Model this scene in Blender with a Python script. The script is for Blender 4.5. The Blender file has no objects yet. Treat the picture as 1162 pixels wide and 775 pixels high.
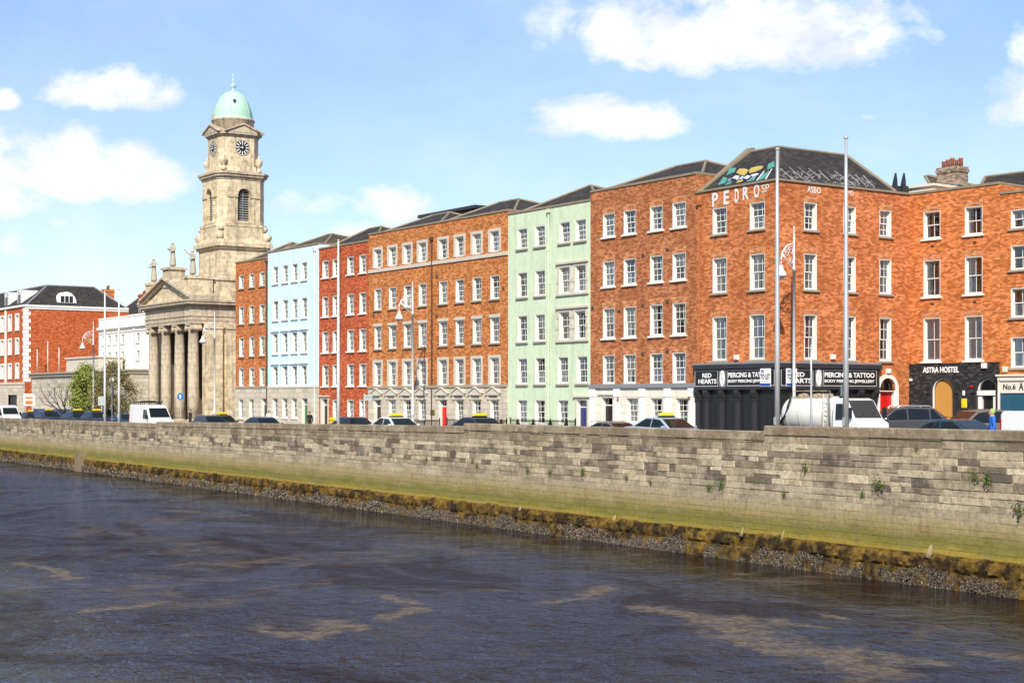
import bpy, bmesh, math, random
from mathutils import Vector, Matrix
R = math.radians
random.seed(7)
SC = bpy.context.scene
COL = SC.collection
PI = math.pi

# ------------------------------------------------------------------ surveying helpers
FOC, CX, HZ, EYE = 1775.0, 581.0, 454.0, 2.3      # photo focal length, centre, horizon, eye height

class Frame:
    """A vertical facade plane: x along the facade to the right, y into the building, z up."""
    def __init__(s, ox, oy, ang):
        s.o = Vector((ox, oy)); s.a = ang
        s.u = Vector((math.cos(ang), math.sin(ang))); s.v = Vector((-math.sin(ang), math.cos(ang)))
    def s_at(s, px, y=0.0):
        r = (px-CX)/FOC; p = s.o + s.v*y
        return (r*p.y - p.x)/(s.u.x - r*s.u.y)
    def z_at(s, px, py, y=0.0):
        p = s.w(s.s_at(px, y), y)
        return EYE + (HZ-py)*p.y/FOC
    def w(s, x, y=0.0):
        return s.o + s.u*x + s.v*y
    def at(s, px, y):
        return s.w(s.s_at(px, y), y)

TERR = Frame(14.6, 86.1, R(-55.26))               # the terrace; its origin is the street corner
SIDE = Frame(14.6, 86.1, R(34.74))                # side face of the corner house
_p = SIDE.w(10.75)
HOST = Frame(_p.x, _p.y, R(-51.1))                # set-back frontage at the right
WALL = Frame(9.77, 60.0, R(-58.65))               # river face of the quay wall

GROUND = ((-20,.18),(0,.12),(15,.02),(60,-.36),(130,-.54),(200,-.8))
def gz(p):
    """street level at a plan point: the quay falls gently to the far end"""
    t = -(Vector((p[0], p[1])) - WALL.o).dot(WALL.u)
    for (a, ga), (c, gc) in zip(GROUND, GROUND[1:]):
        if t <= c: return ga+(gc-ga)*max(0.0, t-a)/(c-a)
    return GROUND[-1][1]

# ------------------------------------------------------------------ mesh builder
class MB:
    def __init__(s):
        s.v = []; s.f = []; s.m = []; s.col = []
    def add(s, vs, fs, mi=0):
        b = len(s.v); s.v += [tuple(p) for p in vs]
        s.f += [tuple(i+b for i in f) for f in fs]; s.m += [mi]*len(fs)
        return s
    def quad(s, a, b, c, d, mi=0): return s.add([a, b, c, d], [(0, 1, 2, 3)], mi)
    def box(s, x0, x1, y0, y1, z0, z1, mi=0, M=None):
        vs = [(x0,y0,z0),(x1,y0,z0),(x1,y1,z0),(x0,y1,z0),(x0,y0,z1),(x1,y0,z1),(x1,y1,z1),(x0,y1,z1)]
        if M is not None: vs = [M @ Vector(p) for p in vs]
        return s.add(vs, [(3,2,1,0),(4,5,6,7),(0,1,5,4),(1,2,6,5),(2,3,7,6),(3,0,4,7)], mi)
    def cham(s, cx, cy, w, c, z0, z1, mi=0, w1=None, c1=None):
        def ring(w, c, z):
            h = w/2
            return [(cx+a, cy+b, z) for a, b in ((-h+c,-h),(h-c,-h),(h,-h+c),(h,h-c),(h-c,h),(-h+c,h),(-h,h-c),(-h,-h+c))]
        vs = ring(w, c, z0)+ring(w1 or w, c if c1 is None else c1, z1)
        fs = [(i,(i+1)%8,8+(i+1)%8,8+i) for i in range(8)]+[tuple(range(7,-1,-1)), tuple(range(8,16))]
        return s.add(vs, fs, mi)
    def prism(s, poly, f0, f1, mi=0):
        """polygon of 2D points, f0/f1 map a point to the two end positions"""
        n = len(poly)
        vs = [f0(*p) for p in poly]+[f1(*p) for p in poly]
        return s.add(vs, [tuple(range(n-1,-1,-1)), tuple(range(n,2*n))]+[(i,(i+1)%n,n+(i+1)%n,n+i) for i in range(n)], mi)
    def lathe(s, prof, n=16, cx=0, cy=0, mi=0):
        vs = []; fs = []
        for r, z in prof:
            for k in range(n):
                a = 2*PI*k/n; vs.append((cx+r*math.cos(a), cy+r*math.sin(a), z))
        for i in range(len(prof)-1):
            for k in range(n):
                fs.append((i*n+k, i*n+(k+1)%n, (i+1)*n+(k+1)%n, (i+1)*n+k))
        fs.append(tuple(range(n-1,-1,-1))); fs.append(tuple((len(prof)-1)*n+k for k in range(n)))
        return s.add(vs, fs, mi)
    def tube(s, pts, r, n=6, mi=0):
        pts = [Vector(p) for p in pts]; rs = r if isinstance(r, (list, tuple)) else [r]*len(pts)
        vs = []; fs = []
        for i, p in enumerate(pts):
            d = (pts[min(i+1,len(pts)-1)]-pts[max(i-1,0)]).normalized()
            a = d.cross(Vector((0,0,1)) if abs(d.z) < .9 else Vector((1,0,0))).normalized(); b = d.cross(a)
            for k in range(n):
                t = 2*PI*k/n; vs.append(p+(a*math.cos(t)+b*math.sin(t))*rs[i])
        for i in range(len(pts)-1):
            for k in range(n):
                fs.append((i*n+k, (i+1)*n+k, (i+1)*n+(k+1)%n, i*n+(k+1)%n))
        fs.append(tuple(range(n))); fs.append(tuple((len(pts)-1)*n+k for k in range(n-1,-1,-1)))
        return s.add(vs, fs, mi)
    def panel(s, x0, x1, z0, z1, ops, y=0.0, depth=0.0, mi=0, T=None):
        """wall sheet facing -y with rectangular openings (a,b,c,d) and reveals of the given depth"""
        T = T or (lambda x, y, z: (x, y, z))
        ops = [(max(a,x0), min(b,x1), max(c,z0), min(d,z1)) for a, b, c, d in ops if a < x1 and b > x0 and c < z1 and d > z0]
        xs = sorted({x0, x1, *[o[0] for o in ops], *[o[1] for o in ops]})
        for xa, xb in zip(xs, xs[1:]):
            if xb-xa < 1e-5: continue
            xm = (xa+xb)/2
            zs = sorted([(o[2], o[3]) for o in ops if o[0] < xm < o[1]])
            z = z0
            for a, b in zs+[(z1, z1)]:
                if a-z > 1e-5: s.quad(T(xa,y,z), T(xb,y,z), T(xb,y,a), T(xa,y,a), mi)
                z = b
        if depth:
            for a, b, c, d in ops:
                e = y+depth
                s.quad(T(a,y,c),T(a,e,c),T(a,e,d),T(a,y,d),mi); s.quad(T(b,e,c),T(b,y,c),T(b,y,d),T(b,e,d),mi)
                s.quad(T(a,e,d),T(b,e,d),T(b,y,d),T(a,y,d),mi); s.quad(T(a,y,c),T(b,y,c),T(b,e,c),T(a,e,c),mi)
        return s
    def mesh(s, name, mats, smooth=False):
        me = bpy.data.meshes.new(name); me.from_pydata(s.v, [], s.f)
        for m in (mats if isinstance(mats, (list, tuple)) else [mats]): me.materials.append(m)
        if any(s.m): me.polygons.foreach_set('material_index', s.m)
        if s.col:
            at = me.color_attributes.new('stone', 'FLOAT_COLOR', 'POINT')
            for i, c in enumerate(s.col): at.data[i].color = (*c, 1)
        if smooth: me.polygons.foreach_set('use_smooth', [True]*len(me.polygons))
        me.update(); return me
    def build(s, name, mats, parent=None, smooth=False, loc=None, rz=0.0):
        return link(name, s.mesh(name, mats, smooth), parent, loc, rz)

def link(name, data, parent=None, loc=None, rz=0.0):
    o = bpy.data.objects.new(name, data); COL.objects.link(o)
    if parent: o.parent = parent
    if loc is not None: o.location = loc
    o.rotation_euler[2] = rz
    return o
def tag(o, label=None, cat=None, group=None, kind=None):
    if label: o['label'] = label
    if cat: o['category'] = cat
    if group: o['group'] = group
    if kind: o['kind'] = kind
    return o
def root(name, label, cat, loc, rz=0.0, group=None):
    o = link(name, None, None, loc, rz); o.empty_display_size = .3
    return tag(o, label, cat, group)
def copy_tree(o, parent=None):
    c = o.copy(); COL.objects.link(c)
    if parent: c.parent = parent
    for ch in list(o.children): copy_tree(ch, c)
    return c
def soften(o, w=.03, seg=2, ang=35):
    m = o.modifiers.new('bevel', 'BEVEL'); m.width = w; m.segments = seg; m.limit_method = 'ANGLE'; m.angle_limit = R(ang)
    return o
def shade_by_angle(o, ang=40):
    me = o.data; bm = bmesh.new(); bm.from_mesh(me)
    bmesh.ops.remove_doubles(bm, verts=bm.verts, dist=1e-4)
    for e in bm.edges: e.smooth = (len(e.link_faces) == 2 and e.calc_face_angle(9) < R(ang))
    for f in bm.faces: f.smooth = True
    bm.to_mesh(me); bm.free(); return o

def text(name, body, mat, parent, x0, x1, z0, z1, y, rz=0.0, T=None, ext=.006, bold=.0, slant=0.0):
    """lettering fitted into a box on a facade (faces -y)"""
    cu = bpy.data.curves.new(name, 'FONT'); cu.body = body; cu.extrude = ext; cu.align_x = 'CENTER'
    cu.offset = bold; cu.shear = slant; cu.space_line = .95; cu.resolution_u = 3
    tmp = bpy.data.objects.new(name, cu); COL.objects.link(tmp)
    dg = bpy.context.evaluated_depsgraph_get(); dg.update()
    me = bpy.data.meshes.new_from_object(tmp.evaluated_get(dg)); bpy.data.objects.remove(tmp); bpy.data.curves.remove(cu)
    xs = [v.co.x for v in me.vertices]; ys = [v.co.y for v in me.vertices]
    sx = (x1-x0)/(max(xs)-min(xs)); sy = (z1-z0)/(max(ys)-min(ys)); bx, by = min(xs), min(ys)
    T = T or (lambda x, y, z: (x, y, z))
    for v in me.vertices:
        v.co = T(x0+(v.co.x-bx)*sx, y-v.co.z, z0+(v.co.y-by)*sy)
    me.materials.clear(); me.materials.append(mat); me.name = name
    return link(name, me, parent)

# ------------------------------------------------------------------ materials
def new_mat(name):
    m = bpy.data.materials.new(name); m.use_nodes = True; nt = m.node_tree; nt.nodes.clear()
    return m, nt
class NT:
    def __init__(s, nt): s.nt = nt
    def n(s, typ, ins=None, **props):
        nd = s.nt.nodes.new(typ)
        for k, v in props.items(): setattr(nd, k, v)
        for k, v in (ins or {}).items(): s.set(nd.inputs[k], v)
        return nd
    def set(s, sock, v):
        if isinstance(v, bpy.types.NodeSocket): s.nt.links.new(v, sock)
        elif isinstance(v, bpy.types.Node): s.nt.links.new(v.outputs[0], sock)
        else:
            if isinstance(v, tuple) and len(v) == 3 and sock.type == 'RGBA': v = (*v, 1)
            sock.default_value = v
    def m(s, op, a, b=None, c=None, clamp=False):
        nd = s.nt.nodes.new('ShaderNodeMath'); nd.operation = op; nd.use_clamp = clamp
        for i, v in enumerate((a, b, c)):
            if v is not None: s.set(nd.inputs[i], v)
        return nd.outputs[0]
    def mix(s, f, a, b, mode='MIX'):
        nd = s.nt.nodes.new('ShaderNodeMix'); nd.data_type = 'RGBA'; nd.blend_type = mode
        s.set(nd.inputs[0], f); s.set(nd.inputs[6], a); s.set(nd.inputs[7], b)
        return nd.outputs[2]
    def ramp(s, f, stops, interp='LINEAR'):
        nd = s.nt.nodes.new('ShaderNodeValToRGB'); nd.color_ramp.interpolation = interp
        el = nd.color_ramp.elements
        while len(el) < len(stops): el.new(.5)
        for e, (p, c) in zip(el, stops):
            e.position = p; e.color = (*c, 1) if isinstance(c, tuple) else (c, c, c, 1)
        s.set(nd.inputs[0], f); return nd.outputs[0]
    def noise(s, vec, scale, detail=3.0, rough=.55, dist=0.0, out=0):
        nd = s.n('ShaderNodeTexNoise', {'Scale': scale, 'Detail': detail, 'Roughness': rough, 'Distortion': dist})
        if vec is not None: s.set(nd.inputs['Vector'], vec)
        return nd.outputs[out]
    def obj(s): return s.n('ShaderNodeTexCoord').outputs['Object']
    def sep(s, v): return s.n('ShaderNodeSeparateXYZ', {0: v}).outputs
    def comb(s, x, y, z): return s.n('ShaderNodeCombineXYZ', {0: x, 1: y, 2: z}).outputs[0]
    def bump(s, h, strength=.3, dist=.02): return s.n('ShaderNodeBump', {'Height': h, 'Strength': strength, 'Distance': dist}).outputs[0]
    def out(s, shader, vol=None):
        o = s.n('ShaderNodeOutputMaterial', {'Surface': shader}); return o
    def bsdf(s, col, rough=.7, metal=0.0, spec=.4, normal=None, **kw):
        b = s.n('ShaderNodeBsdfPrincipled', {'Base Color': col, 'Roughness': rough, 'Metallic': metal, 'Specular IOR Level': spec})
        if normal is not None: s.set(b.inputs['Normal'], normal)
        for k, v in kw.items(): s.set(b.inputs[k.replace('_', ' ')], v)
        s.out(b); return b
MATS = {}
def plain(name, col, rough=.6, metal=0.0, var=.12, scale=3.0, spec=.4, coat=0.0):
    """painted or cast surface with slight grime variation"""
    if name in MATS: return MATS[name]
    m, nt = new_mat(name); n = NT(nt)
    v = n.noise(n.obj(), scale, 4)
    c = n.mix(n.m('MULTIPLY', v, var*2), col, tuple(x*.55 for x in col))
    b = n.bsdf(c, rough, metal, spec)
    if coat: b.inputs['Coat Weight'].default_value = coat; b.inputs['Coat Roughness'].default_value = .08
    MATS[name] = m; return m
def brick(name, c1, c2, mortar, patch=.35):
    m, nt = new_mat(name); n = NT(nt)
    x, y, z = n.sep(n.obj())
    vec = n.comb(n.m('ADD', x, y), z, 0.0)
    bt = n.n('ShaderNodeTexBrick', {'Vector': vec, 'Color1': c1, 'Color2': c2, 'Mortar': mortar, 'Scale': 1.0, 'Mortar Size': .010,
                                    'Mortar Smooth': .3, 'Bias': 0.0, 'Brick Width': .24, 'Row Height': .082})
    bt.offset = .5
    # clusters of bricks burnt darker or pale, rows read as streaks along the courses
    st = n.noise(n.comb(n.m('MULTIPLY', n.m('ADD', x, y), 2.4), n.m('MULTIPLY', z, 6.5), 0.0), 1.0, 5, .75)
    dark = n.ramp(st, [(.51, 0.0), (.66, 1.0)])
    c = n.mix(n.m('MULTIPLY', dark, .72), bt.outputs[0], tuple(k*.30+.01 for k in c1))
    st2 = n.noise(n.comb(n.m('MULTIPLY', n.m('ADD', x, y), 2.6), n.m('MULTIPLY', z, 6.0), 4.0), 1.0, 4, .7)
    pale = n.ramp(st2, [(.55, 0.0), (.72, 1.0)])
    c = n.mix(n.m('MULTIPLY', pale, .6), c, tuple(min(1, k*1.25+.10) for k in c2))
    cl = n.n('ShaderNodeTexBrick', {'Vector': n.n('ShaderNodeVectorMath', {0: vec, 1: (.37,.02,0)}, operation='ADD').outputs[0], 'Color1': (0,0,0), 'Color2': (1,1,1), 'Mortar': (.5,.5,.5), 'Scale': 1.0, 'Mortar Size': .0, 'Brick Width': .25, 'Row Height': .098})
    c = n.mix(n.m('MULTIPLY', n.ramp(cl.outputs[0], [(.50, 0.0), (.92, 1.0)]), .62), c, tuple(k*.40+.012 for k in c1))
    c = n.mix(n.m('MULTIPLY', n.ramp(cl.outputs[0], [(.06, 1.0), (.40, 0.0)]), .42), c, tuple(min(1, k*1.3+.09) for k in c2))
    rs = n.noise(n.comb(n.m('MULTIPLY', n.m('ADD', x, y), 1.4), n.m('MULTIPLY', z, .16), 2.0), 1.0, 4, .65)
    c = n.mix(n.m('MULTIPLY', n.ramp(rs, [(.50, 0.0), (.68, 1.0)]), .22), c, tuple(k*.45 for k in c1))
    big = n.noise(vec, .35, 4, .6)
    c = n.mix(n.m('MULTIPLY', n.ramp(big, [(.42, 0.0), (.68, 1.0)]), patch), c, tuple(k*.55 for k in c1))
    n.bsdf(c, .88, spec=.25, normal=n.bump(bt.outputs[1], -.25, .01))
    MATS[name] = m; return m
def ashlar(name, col, bw=1.0, bh=.38, joint=.55, stain=.5, var=.3, streak=.5):
    """dressed stone or lined render: large courses, rain streaks, soot"""
    m, nt = new_mat(name); n = NT(nt)
    x, y, z = n.sep(n.obj())
    vec = n.comb(n.m('ADD', x, y), z, 0.0)
    bt = n.n('ShaderNodeTexBrick', {'Vector': vec, 'Color1': col, 'Color2': tuple(k*(1-var) for k in col), 'Mortar': tuple(k*(1-joint) for k in col),
                                    'Scale': 1.0, 'Mortar Size': .014, 'Mortar Smooth': .2, 'Brick Width': bw, 'Row Height': bh})
    grain = n.noise(n.obj(), 2.2, 6, .65)
    c = n.mix(n.m('MULTIPLY', n.ramp(grain, [(.45, 0.0), (.75, 1.0)]), stain), bt.outputs[0], tuple(k*.30 for k in col))
    sv = n.noise(n.comb(n.m('MULTIPLY', n.m('ADD', x, y), 1.7), n.m('MULTIPLY', z, .22), 0.0), 1.0, 4, .65)
    c = n.mix(n.m('MULTIPLY', n.ramp(sv, [(.5, 0.0), (.72, 1.0)]), streak), c, tuple(k*.32 for k in col))
    n.bsdf(c, .85, spec=.25, normal=n.bump(bt.outputs[1], -.3, .02))
    MATS[name] = m; return m
def slate(name, c1, c2, lichen=.3):
    m, nt = new_mat(name); n = NT(nt)
    x, y, z = n.sep(n.obj())
    vec = n.comb(n.m('ADD', x, y), n.m('MULTIPLY', z, 1.5), 0.0)
    bt = n.n('ShaderNodeTexBrick', {'Vector': vec, 'Color1': c1, 'Color2': c2, 'Mortar': tuple(k*.4 for k in c1), 'Scale': 1.0,
                                    'Mortar Size': .012, 'Brick Width': .3, 'Row Height': .25})
    g = n.noise(n.obj(), 1.3, 5, .65)
    c = n.mix(n.m('MULTIPLY', n.ramp(g, [(.5, 0.0), (.75, 1.0)]), lichen), bt.outputs[0], (.16, .13, .07))
    n.bsdf(c, .8, spec=.2, normal=n.bump(bt.outputs[1], -.3, .02)); MATS[name] = m; return m

BRICK_C = brick('orange_stock_brick', (.42,.108,.030), (.52,.175,.055), (.40,.25,.14))
BRICK_E = brick('orange_facing_brick', (.52,.145,.028), (.66,.225,.055), (.45,.26,.12), .2)
BRICK_1 = brick('russet_brick', (.54,.135,.026), (.66,.20,.05), (.45,.25,.12), .2)
BRICK_R = brick('red_brick', (.50,.075,.018), (.58,.11,.03), (.45,.17,.08), .15)
BRICK_S = brick('weathered_brick', (.54,.125,.024), (.68,.21,.055), (.45,.28,.16), .45)
BRICK_H = brick('bright_orange_brick', (.60,.145,.025), (.72,.225,.055), (.48,.26,.12), .25)  # brighter orange brick of the hostel and shop house
BRICK_O = brick('hotel_brick', (.50,.085,.015), (.58,.12,.025), (.45,.16,.06), .12)
STONE = ashlar('church_stone', (.82,.67,.45), 1.3, .45, .4, .9, .25, 1.0)
STONE_DK = ashlar('weathered_church_stone', (.62,.51,.375), 1.4, .5, .3, .75, .15, .85)
STONE_SHADE = ashlar('shaded_portico_stone', (.15,.115,.085), 1.4, .5, .3, .5, .2, .4)  # darkness between the columns put into the stone colour as painted shade
GRANITE = ashlar('granite_ashlar', (.70,.62,.49), 1.1, .42, .6, .35, .25, .3)
RENDER_W = ashlar('cream_stucco', (.80,.74,.62), 1.2, .50, .45, .12, .06, .15)
STUCCO_G = ashlar('pale_green_stucco', (.63,.73,.52), 30, 30, .1, .22, .05, .32)
STUCCO_B = ashlar('pale_blue_stucco', (.65,.80,.88), 30, 30, .1, .05, .03, .12)
WHITE_R = ashlar('white_render', (.84,.83,.78), 30, 30, .1, .10, .03, .15)
BRICK_A = brick('rubbed_brick', (.52,.15,.04), (.62,.24,.08), (.50,.32,.2), .1)
SLATE = slate('dark_slate', (.030,.027,.027), (.052,.046,.045), .35)
SLATE_B = slate('brown_slate', (.065,.05,.038), (.10,.08,.06), .5)
WHITE = plain('white_paint', (.82,.80,.74), .45, var=.08)
CREAMW = plain('cream_paint', (.76,.70,.58), .5, var=.1)
SILL = plain('sill_stone', (.42,.36,.28), .8, var=.35)
SILLW = plain('white_sill', (.80,.77,.70), .6, var=.1)
CHIMB = brick('sooty_brick', (.20,.12,.07), (.42,.33,.25), (.35,.30,.24), .5)
COPE = plain('coping_stone', (.32,.26,.18), .85, var=.5, scale=1.5)
BAND = plain('limestone_band', (.66,.60,.50), .8, var=.25)
BLACK = plain('black_paint', (.018,.018,.020), .38, var=.2)
CHAR = plain('charcoal_paint', (.035,.036,.040), .45, var=.25)
DKBRICK = brick('painted_black_brick', (.022,.020,.022), (.032,.028,.030), (.013,.012,.013), .2)
IRON = plain('black_iron', (.015,.015,.017), .45, .3)
LEAD = plain('lead_grey', (.25,.26,.28), .6)
PIPE = plain('grey_downpipe', (.06,.055,.05), .6)
RED = plain('red_door_paint', (.62,.012,.015), .35)
BLUE = plain('navy_door_paint', (.035,.045,.16), .35)
GREEN = plain('green_door_paint', (.03,.17,.05), .35)
TEALD = plain('petrol_blue_paint', (.025,.10,.16), .4)
DARKD = plain('black_door_paint', (.022,.018,.016), .3)
BRASS = plain('brass', (.6,.42,.12), .3, 1.0)
GALV = plain('galvanised_steel', (.62,.62,.61), .42, .55, var=.12)
WPOLE = plain('white_pole_paint', (.74,.74,.72), .4, .1, var=.12)
COPPER = plain('verdigris_copper', (.48,.73,.58), .7, var=.3, scale=.9)
CURT = plain('net_curtain', (.86,.84,.78), .95, var=.15)
CURT2 = plain('drape_cloth', (.42,.36,.28), .95, var=.2)
CURT_P = plain('pink_drape_cloth', (.60,.12,.25), .95, var=.2)
CURT_M = plain('mauve_drape_cloth', (.34,.20,.20), .95, var=.2)
TERRA = plain('terracotta', (.45,.16,.06), .8, var=.3)
LETTER = plain('worn_sprayed_paint', (.88,.84,.80), .8, var=.38, scale=6)
PAINTW = plain('sprayed_white_paint', (.86,.84,.82), .7, var=.05)
def glass_mat(name, tint=(.96,.97,.97), refl=.15, rough=.015):
    m, nt = new_mat(name); n = NT(nt)
    oi = n.n('ShaderNodeObjectInfo'); rnd = n.n('ShaderNodeTexWhiteNoise', {'W': n.m('MULTIPLY', oi.outputs['Random'], 91.7)}, noise_dimensions='1D').outputs[1]
    tilt = n.n('ShaderNodeVectorMath', {0: n.n('ShaderNodeVectorMath', {0: rnd, 1: (.5,.5,.5)}, operation='SUBTRACT').outputs[0], 3: .16}, operation='SCALE').outputs[0]
    base_n = n.bump(n.noise(n.obj(), 1.6, 2), .08, .06)
    wob = n.n('ShaderNodeVectorMath', {0: n.n('ShaderNodeVectorMath', {0: base_n, 1: tilt}, operation='ADD').outputs[0]}, operation='NORMALIZE').outputs[0]
    fr = n.n('ShaderNodeFresnel', {'IOR': 1.5, 'Normal': wob})
    f = n.m('ADD', n.m('MULTIPLY', fr.outputs[0], 1.5), refl-.06, clamp=True)
    t = n.n('ShaderNodeBsdfTransparent', {'Color': tint}); g = n.n('ShaderNodeBsdfGlossy', {'Roughness': rough, 'Normal': wob})
    n.out(n.n('ShaderNodeMixShader', {0: f, 1: t.outputs[0], 2: g.outputs[0]}).outputs[0])
    return m
GLASS = glass_mat('window_glass')
CARGLASS = plain('tinted_car_glass', (.010,.013,.014), .05, var=.1, spec=.45)
RUBBER = plain('tyre_rubber', (.02,.02,.02), .8)
ALLOY = plain('alloy_wheel', (.45,.45,.46), .35, .8)
LAMPG = plain('headlamp_lens', (.75,.78,.80), .1, var=.05, spec=.8)
TAILR = plain('tail_lamp_lens', (.35,.01,.01), .15, spec=.6)
YELLOW = plain('yellow_plastic', (.80,.62,.02), .4, var=.05)
PLATE = plain('number_plate', (.75,.75,.72), .4)
# ------------------------------------------------------------------ windows, doors, roofs
_WC = {}
def window_mesh(w, h, nx, ny, rev, mat):
    key = (round(w,2), round(h,2), nx, ny, rev, mat.name)
    if key in _WC: return _WC[key]
    b = MB(); a = w/2; t = .05
    b.box(-a, -a+t, .012, rev+.09, 0, h); b.box(a-t, a, .012, rev+.09, 0, h)
    b.box(-a+t, a-t, .012, rev+.09, h-t, h); b.box(-a+t, a-t, .012, rev+.09, 0, .07)
    i = a-t; m = h*.5
    for z0, z1, y in ((.07, m+.02, rev+.045), (m-.02, h-t, rev)):
        s = .05
        b.box(-i, -i+s, y, y+.04, z0, z1); b.box(i-s, i, y, y+.04, z0, z1)
        b.box(-i+s, i-s, y, y+.04, z0, z0+s); b.box(-i+s, i-s, y, y+.04, z1-s, z1)
        for k in range(1, nx):
            x = -i+2*i*k/nx; b.box(x-.016, x+.016, y+.006, y+.034, z0+s, z1-s)
        for k in range(1, ny):
            z = z0+(z1-z0)*k/ny; b.box(-i+s, i-s, y+.008, y+.032, z-.016, z+.016)
    p = MB(); e = i-.052
    p.quad((-e,rev+.065,.11),(e,rev+.065,.11),(e,rev+.065,m-.03),(-e,rev+.065,m-.03))
    p.quad((-e,rev+.02,m+.03),(e,rev+.02,m+.03),(e,rev+.02,h-t-.05),(-e,rev+.02,h-t-.05))
    r = (b.mesh('window', mat), p.mesh('pane', GLASS)); _WC[key] = r; return r
_CC = {}
def curtain_mesh(w, h, kind, mat):
    key = (round(w,2), round(h,2), kind, mat.name)
    if key in _CC: return _CC[key]
    b = MB()
    def cloth(x0, x1, z0, z1, amp=.03):
        n = max(4, int((x1-x0)/.05)); vs = []
        for k in range(n+1):
            x = x0+(x1-x0)*k/n; y = amp*math.sin(k*1.9)
            vs += [(x, y, z0), (x, y, z1)]
        b.add(vs, [(2*k, 2*k+2, 2*k+3, 2*k+1) for k in range(n)])
    a = w/2-.02
    if kind == 'net': cloth(-a, a, .02, h-.02)
    elif kind == 'half': cloth(-a, a, .02, h*.52)
    elif kind == 'drapes': cloth(-a, -a+w*.30, .02, h-.02, .05); cloth(a-w*.30, a, .02, h-.02, .05)
    elif kind == 'side': cloth(-a, -a+w*.45, .02, h-.02, .05)
    elif kind == 'blind': cloth(-a, a, h*.55, h-.02, .004)
    r = b.mesh('curtain', mat, True); _CC[key] = r; return r
_SC = {}
def sill_mesh(w, mat, t=.11, pr=.12, ov=.12):
    key = (round(w,2), mat.name, t, pr, ov)
    if key not in _SC:
        b = MB(); b.box(-w/2-ov, w/2+ov, -pr, .011, -t, .0); b.box(-w/2+.001, w/2-.001, .011, .2, -t, -.003); _SC[key] = b.mesh('sill', mat)
    return _SC[key]
def surround_mesh(w, h, kind, mat):
    key = ('sur', round(w,2), round(h,2), kind, mat.name)
    if key in _SC: return _SC[key]
    b = MB(); a = w/2
    if kind == 'arch': b.prism([(-a,h+.004),(a,h+.004),(a+.14,h+.36),(-a-.14,h+.36)], lambda p,q: (p,-.006,q), lambda p,q: (p,.0,q))
    if kind == 'lintel': b.box(-a-.12, a+.12, -.05, -.002, h+.003, h+.22)
    elif kind in ('frame', 'hood', 'pediment', 'blocks'):
        t = .2 if kind != 'hood' else .16
        b.box(-a-t, -a-.003, -.05, -.002, -.0, h+t); b.box(a+.003, a+t, -.05, -.002, -.0, h+t)
        b.box(-a-.003, a+.003, -.048, -.002, h+.003, h+t)
        if kind == 'blocks':
            for s in (-1, 1):
                for k in range(int(h/.36)):
                    if k % 2 == 0: b.box(s*(a+.12)-.12, s*(a+.12)+.12, -.085, -.051, k*.36, k*.36+.34)
        if kind == 'hood': b.box(-a-.28, a+.28, -.16, -.002, h+t+.003, h+t+.12)
    r = b.mesh('surround', mat); _SC[key] = r; return r
def rnd_curtain(rng):
    return rng.choice(['net', 'net', 'half', 'drapes', 'drapes', 'blind', 'side', 'none', 'half'])

def ident(x, y, z): return (x, y, z)
def side_T(W):            # facade coordinates of the house's right-hand side
    return lambda x, y, z: (W-y, x, z)

def add_window(b, x, z0, z1, w, nx=2, ny=2, rev=.2, mat=None, sill=None, sur=None, surmat=None, curtain=None, cmat=None, side=False, rng=random):
    mat = mat or WHITE; h = z1-z0
    T = side_T(b['W']) if side else ident
    fm, pm = window_mesh(w, h, nx, ny, rev, mat)
    o = link('window', fm, b['root'], T(x, 0, z0), PI/2 if side else 0)
    link('pane', pm, o)
    if sill is not False: link('sill', sill_mesh(w, sill or SILL), o)
    if sur: link('surround', surround_mesh(w, h, sur, surmat or BAND), o)
    k = curtain or rnd_curtain(rng)
    if k != 'none': link('curtain', curtain_mesh(w, h, k, cmat or CURT), o, (0, rev+.115, 0))
    b['ops_side' if side else 'ops'].append((x-w/2, x+w/2, z0-.002, z1))
    return o

def add_door(b, x, z0, z1, w, mat, fan=True, sur=None, surmat=None, side=False, rev=.25, handle=BRASS):
    T = side_T(b['W']) if side else ident
    m = MB(); a = w/2; h = z1-z0; dh = h*(.80 if fan else .985)
    m.box(-a+.06, a-.06, rev, rev+.05, .0, dh)
    for cx in (-1, 1):
        for za, zb in ((.12, .42), (.48, .92)):
            m.box(cx*(a-.06)*.5-(a-.06)*.34, cx*(a-.06)*.5+(a-.06)*.34, rev-.018, rev-.001, dh*za, dh*zb)
    o = m.build('door', mat, b['root'], False, T(x, 0, z0), PI/2 if side else 0)
    f = MB()
    f.box(-a, -a+.06, .012, rev+.1, 0, h); f.box(a-.06, a, .012, rev+.1, 0, h); f.box(-a+.06, a-.06, .012, rev+.1, h-.06, h)
    if fan: f.box(-a+.06, a-.06, rev-.03, rev+.08, dh+.002, dh+.07)
    f.build('door_frame', WHITE if mat is not TEALD else TEALD, o)
    if fan:
        p = MB(); p.quad((-a+.06,rev+.03,dh+.07),(a-.06,rev+.03,dh+.07),(a-.06,rev+.03,h-.06),(-a+.06,rev+.03,h-.06)); p.build('fanlight', GLASS, o)
    k = MB(); k.lathe([(.02,0),(.045,.02),(.05,.05),(.03,.07)], 10); kb = k.build('handle', handle, o, True, (a-.2, rev-.02, 1.05)); kb.rotation_euler[0] = PI/2
    if sur: link('door_surround', surround_mesh(w, h, sur, surmat or BAND), o)
    b['ops_side' if side else 'ops'].append((x-w/2, x+w/2, z0-.002, z1))
    return o

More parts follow.
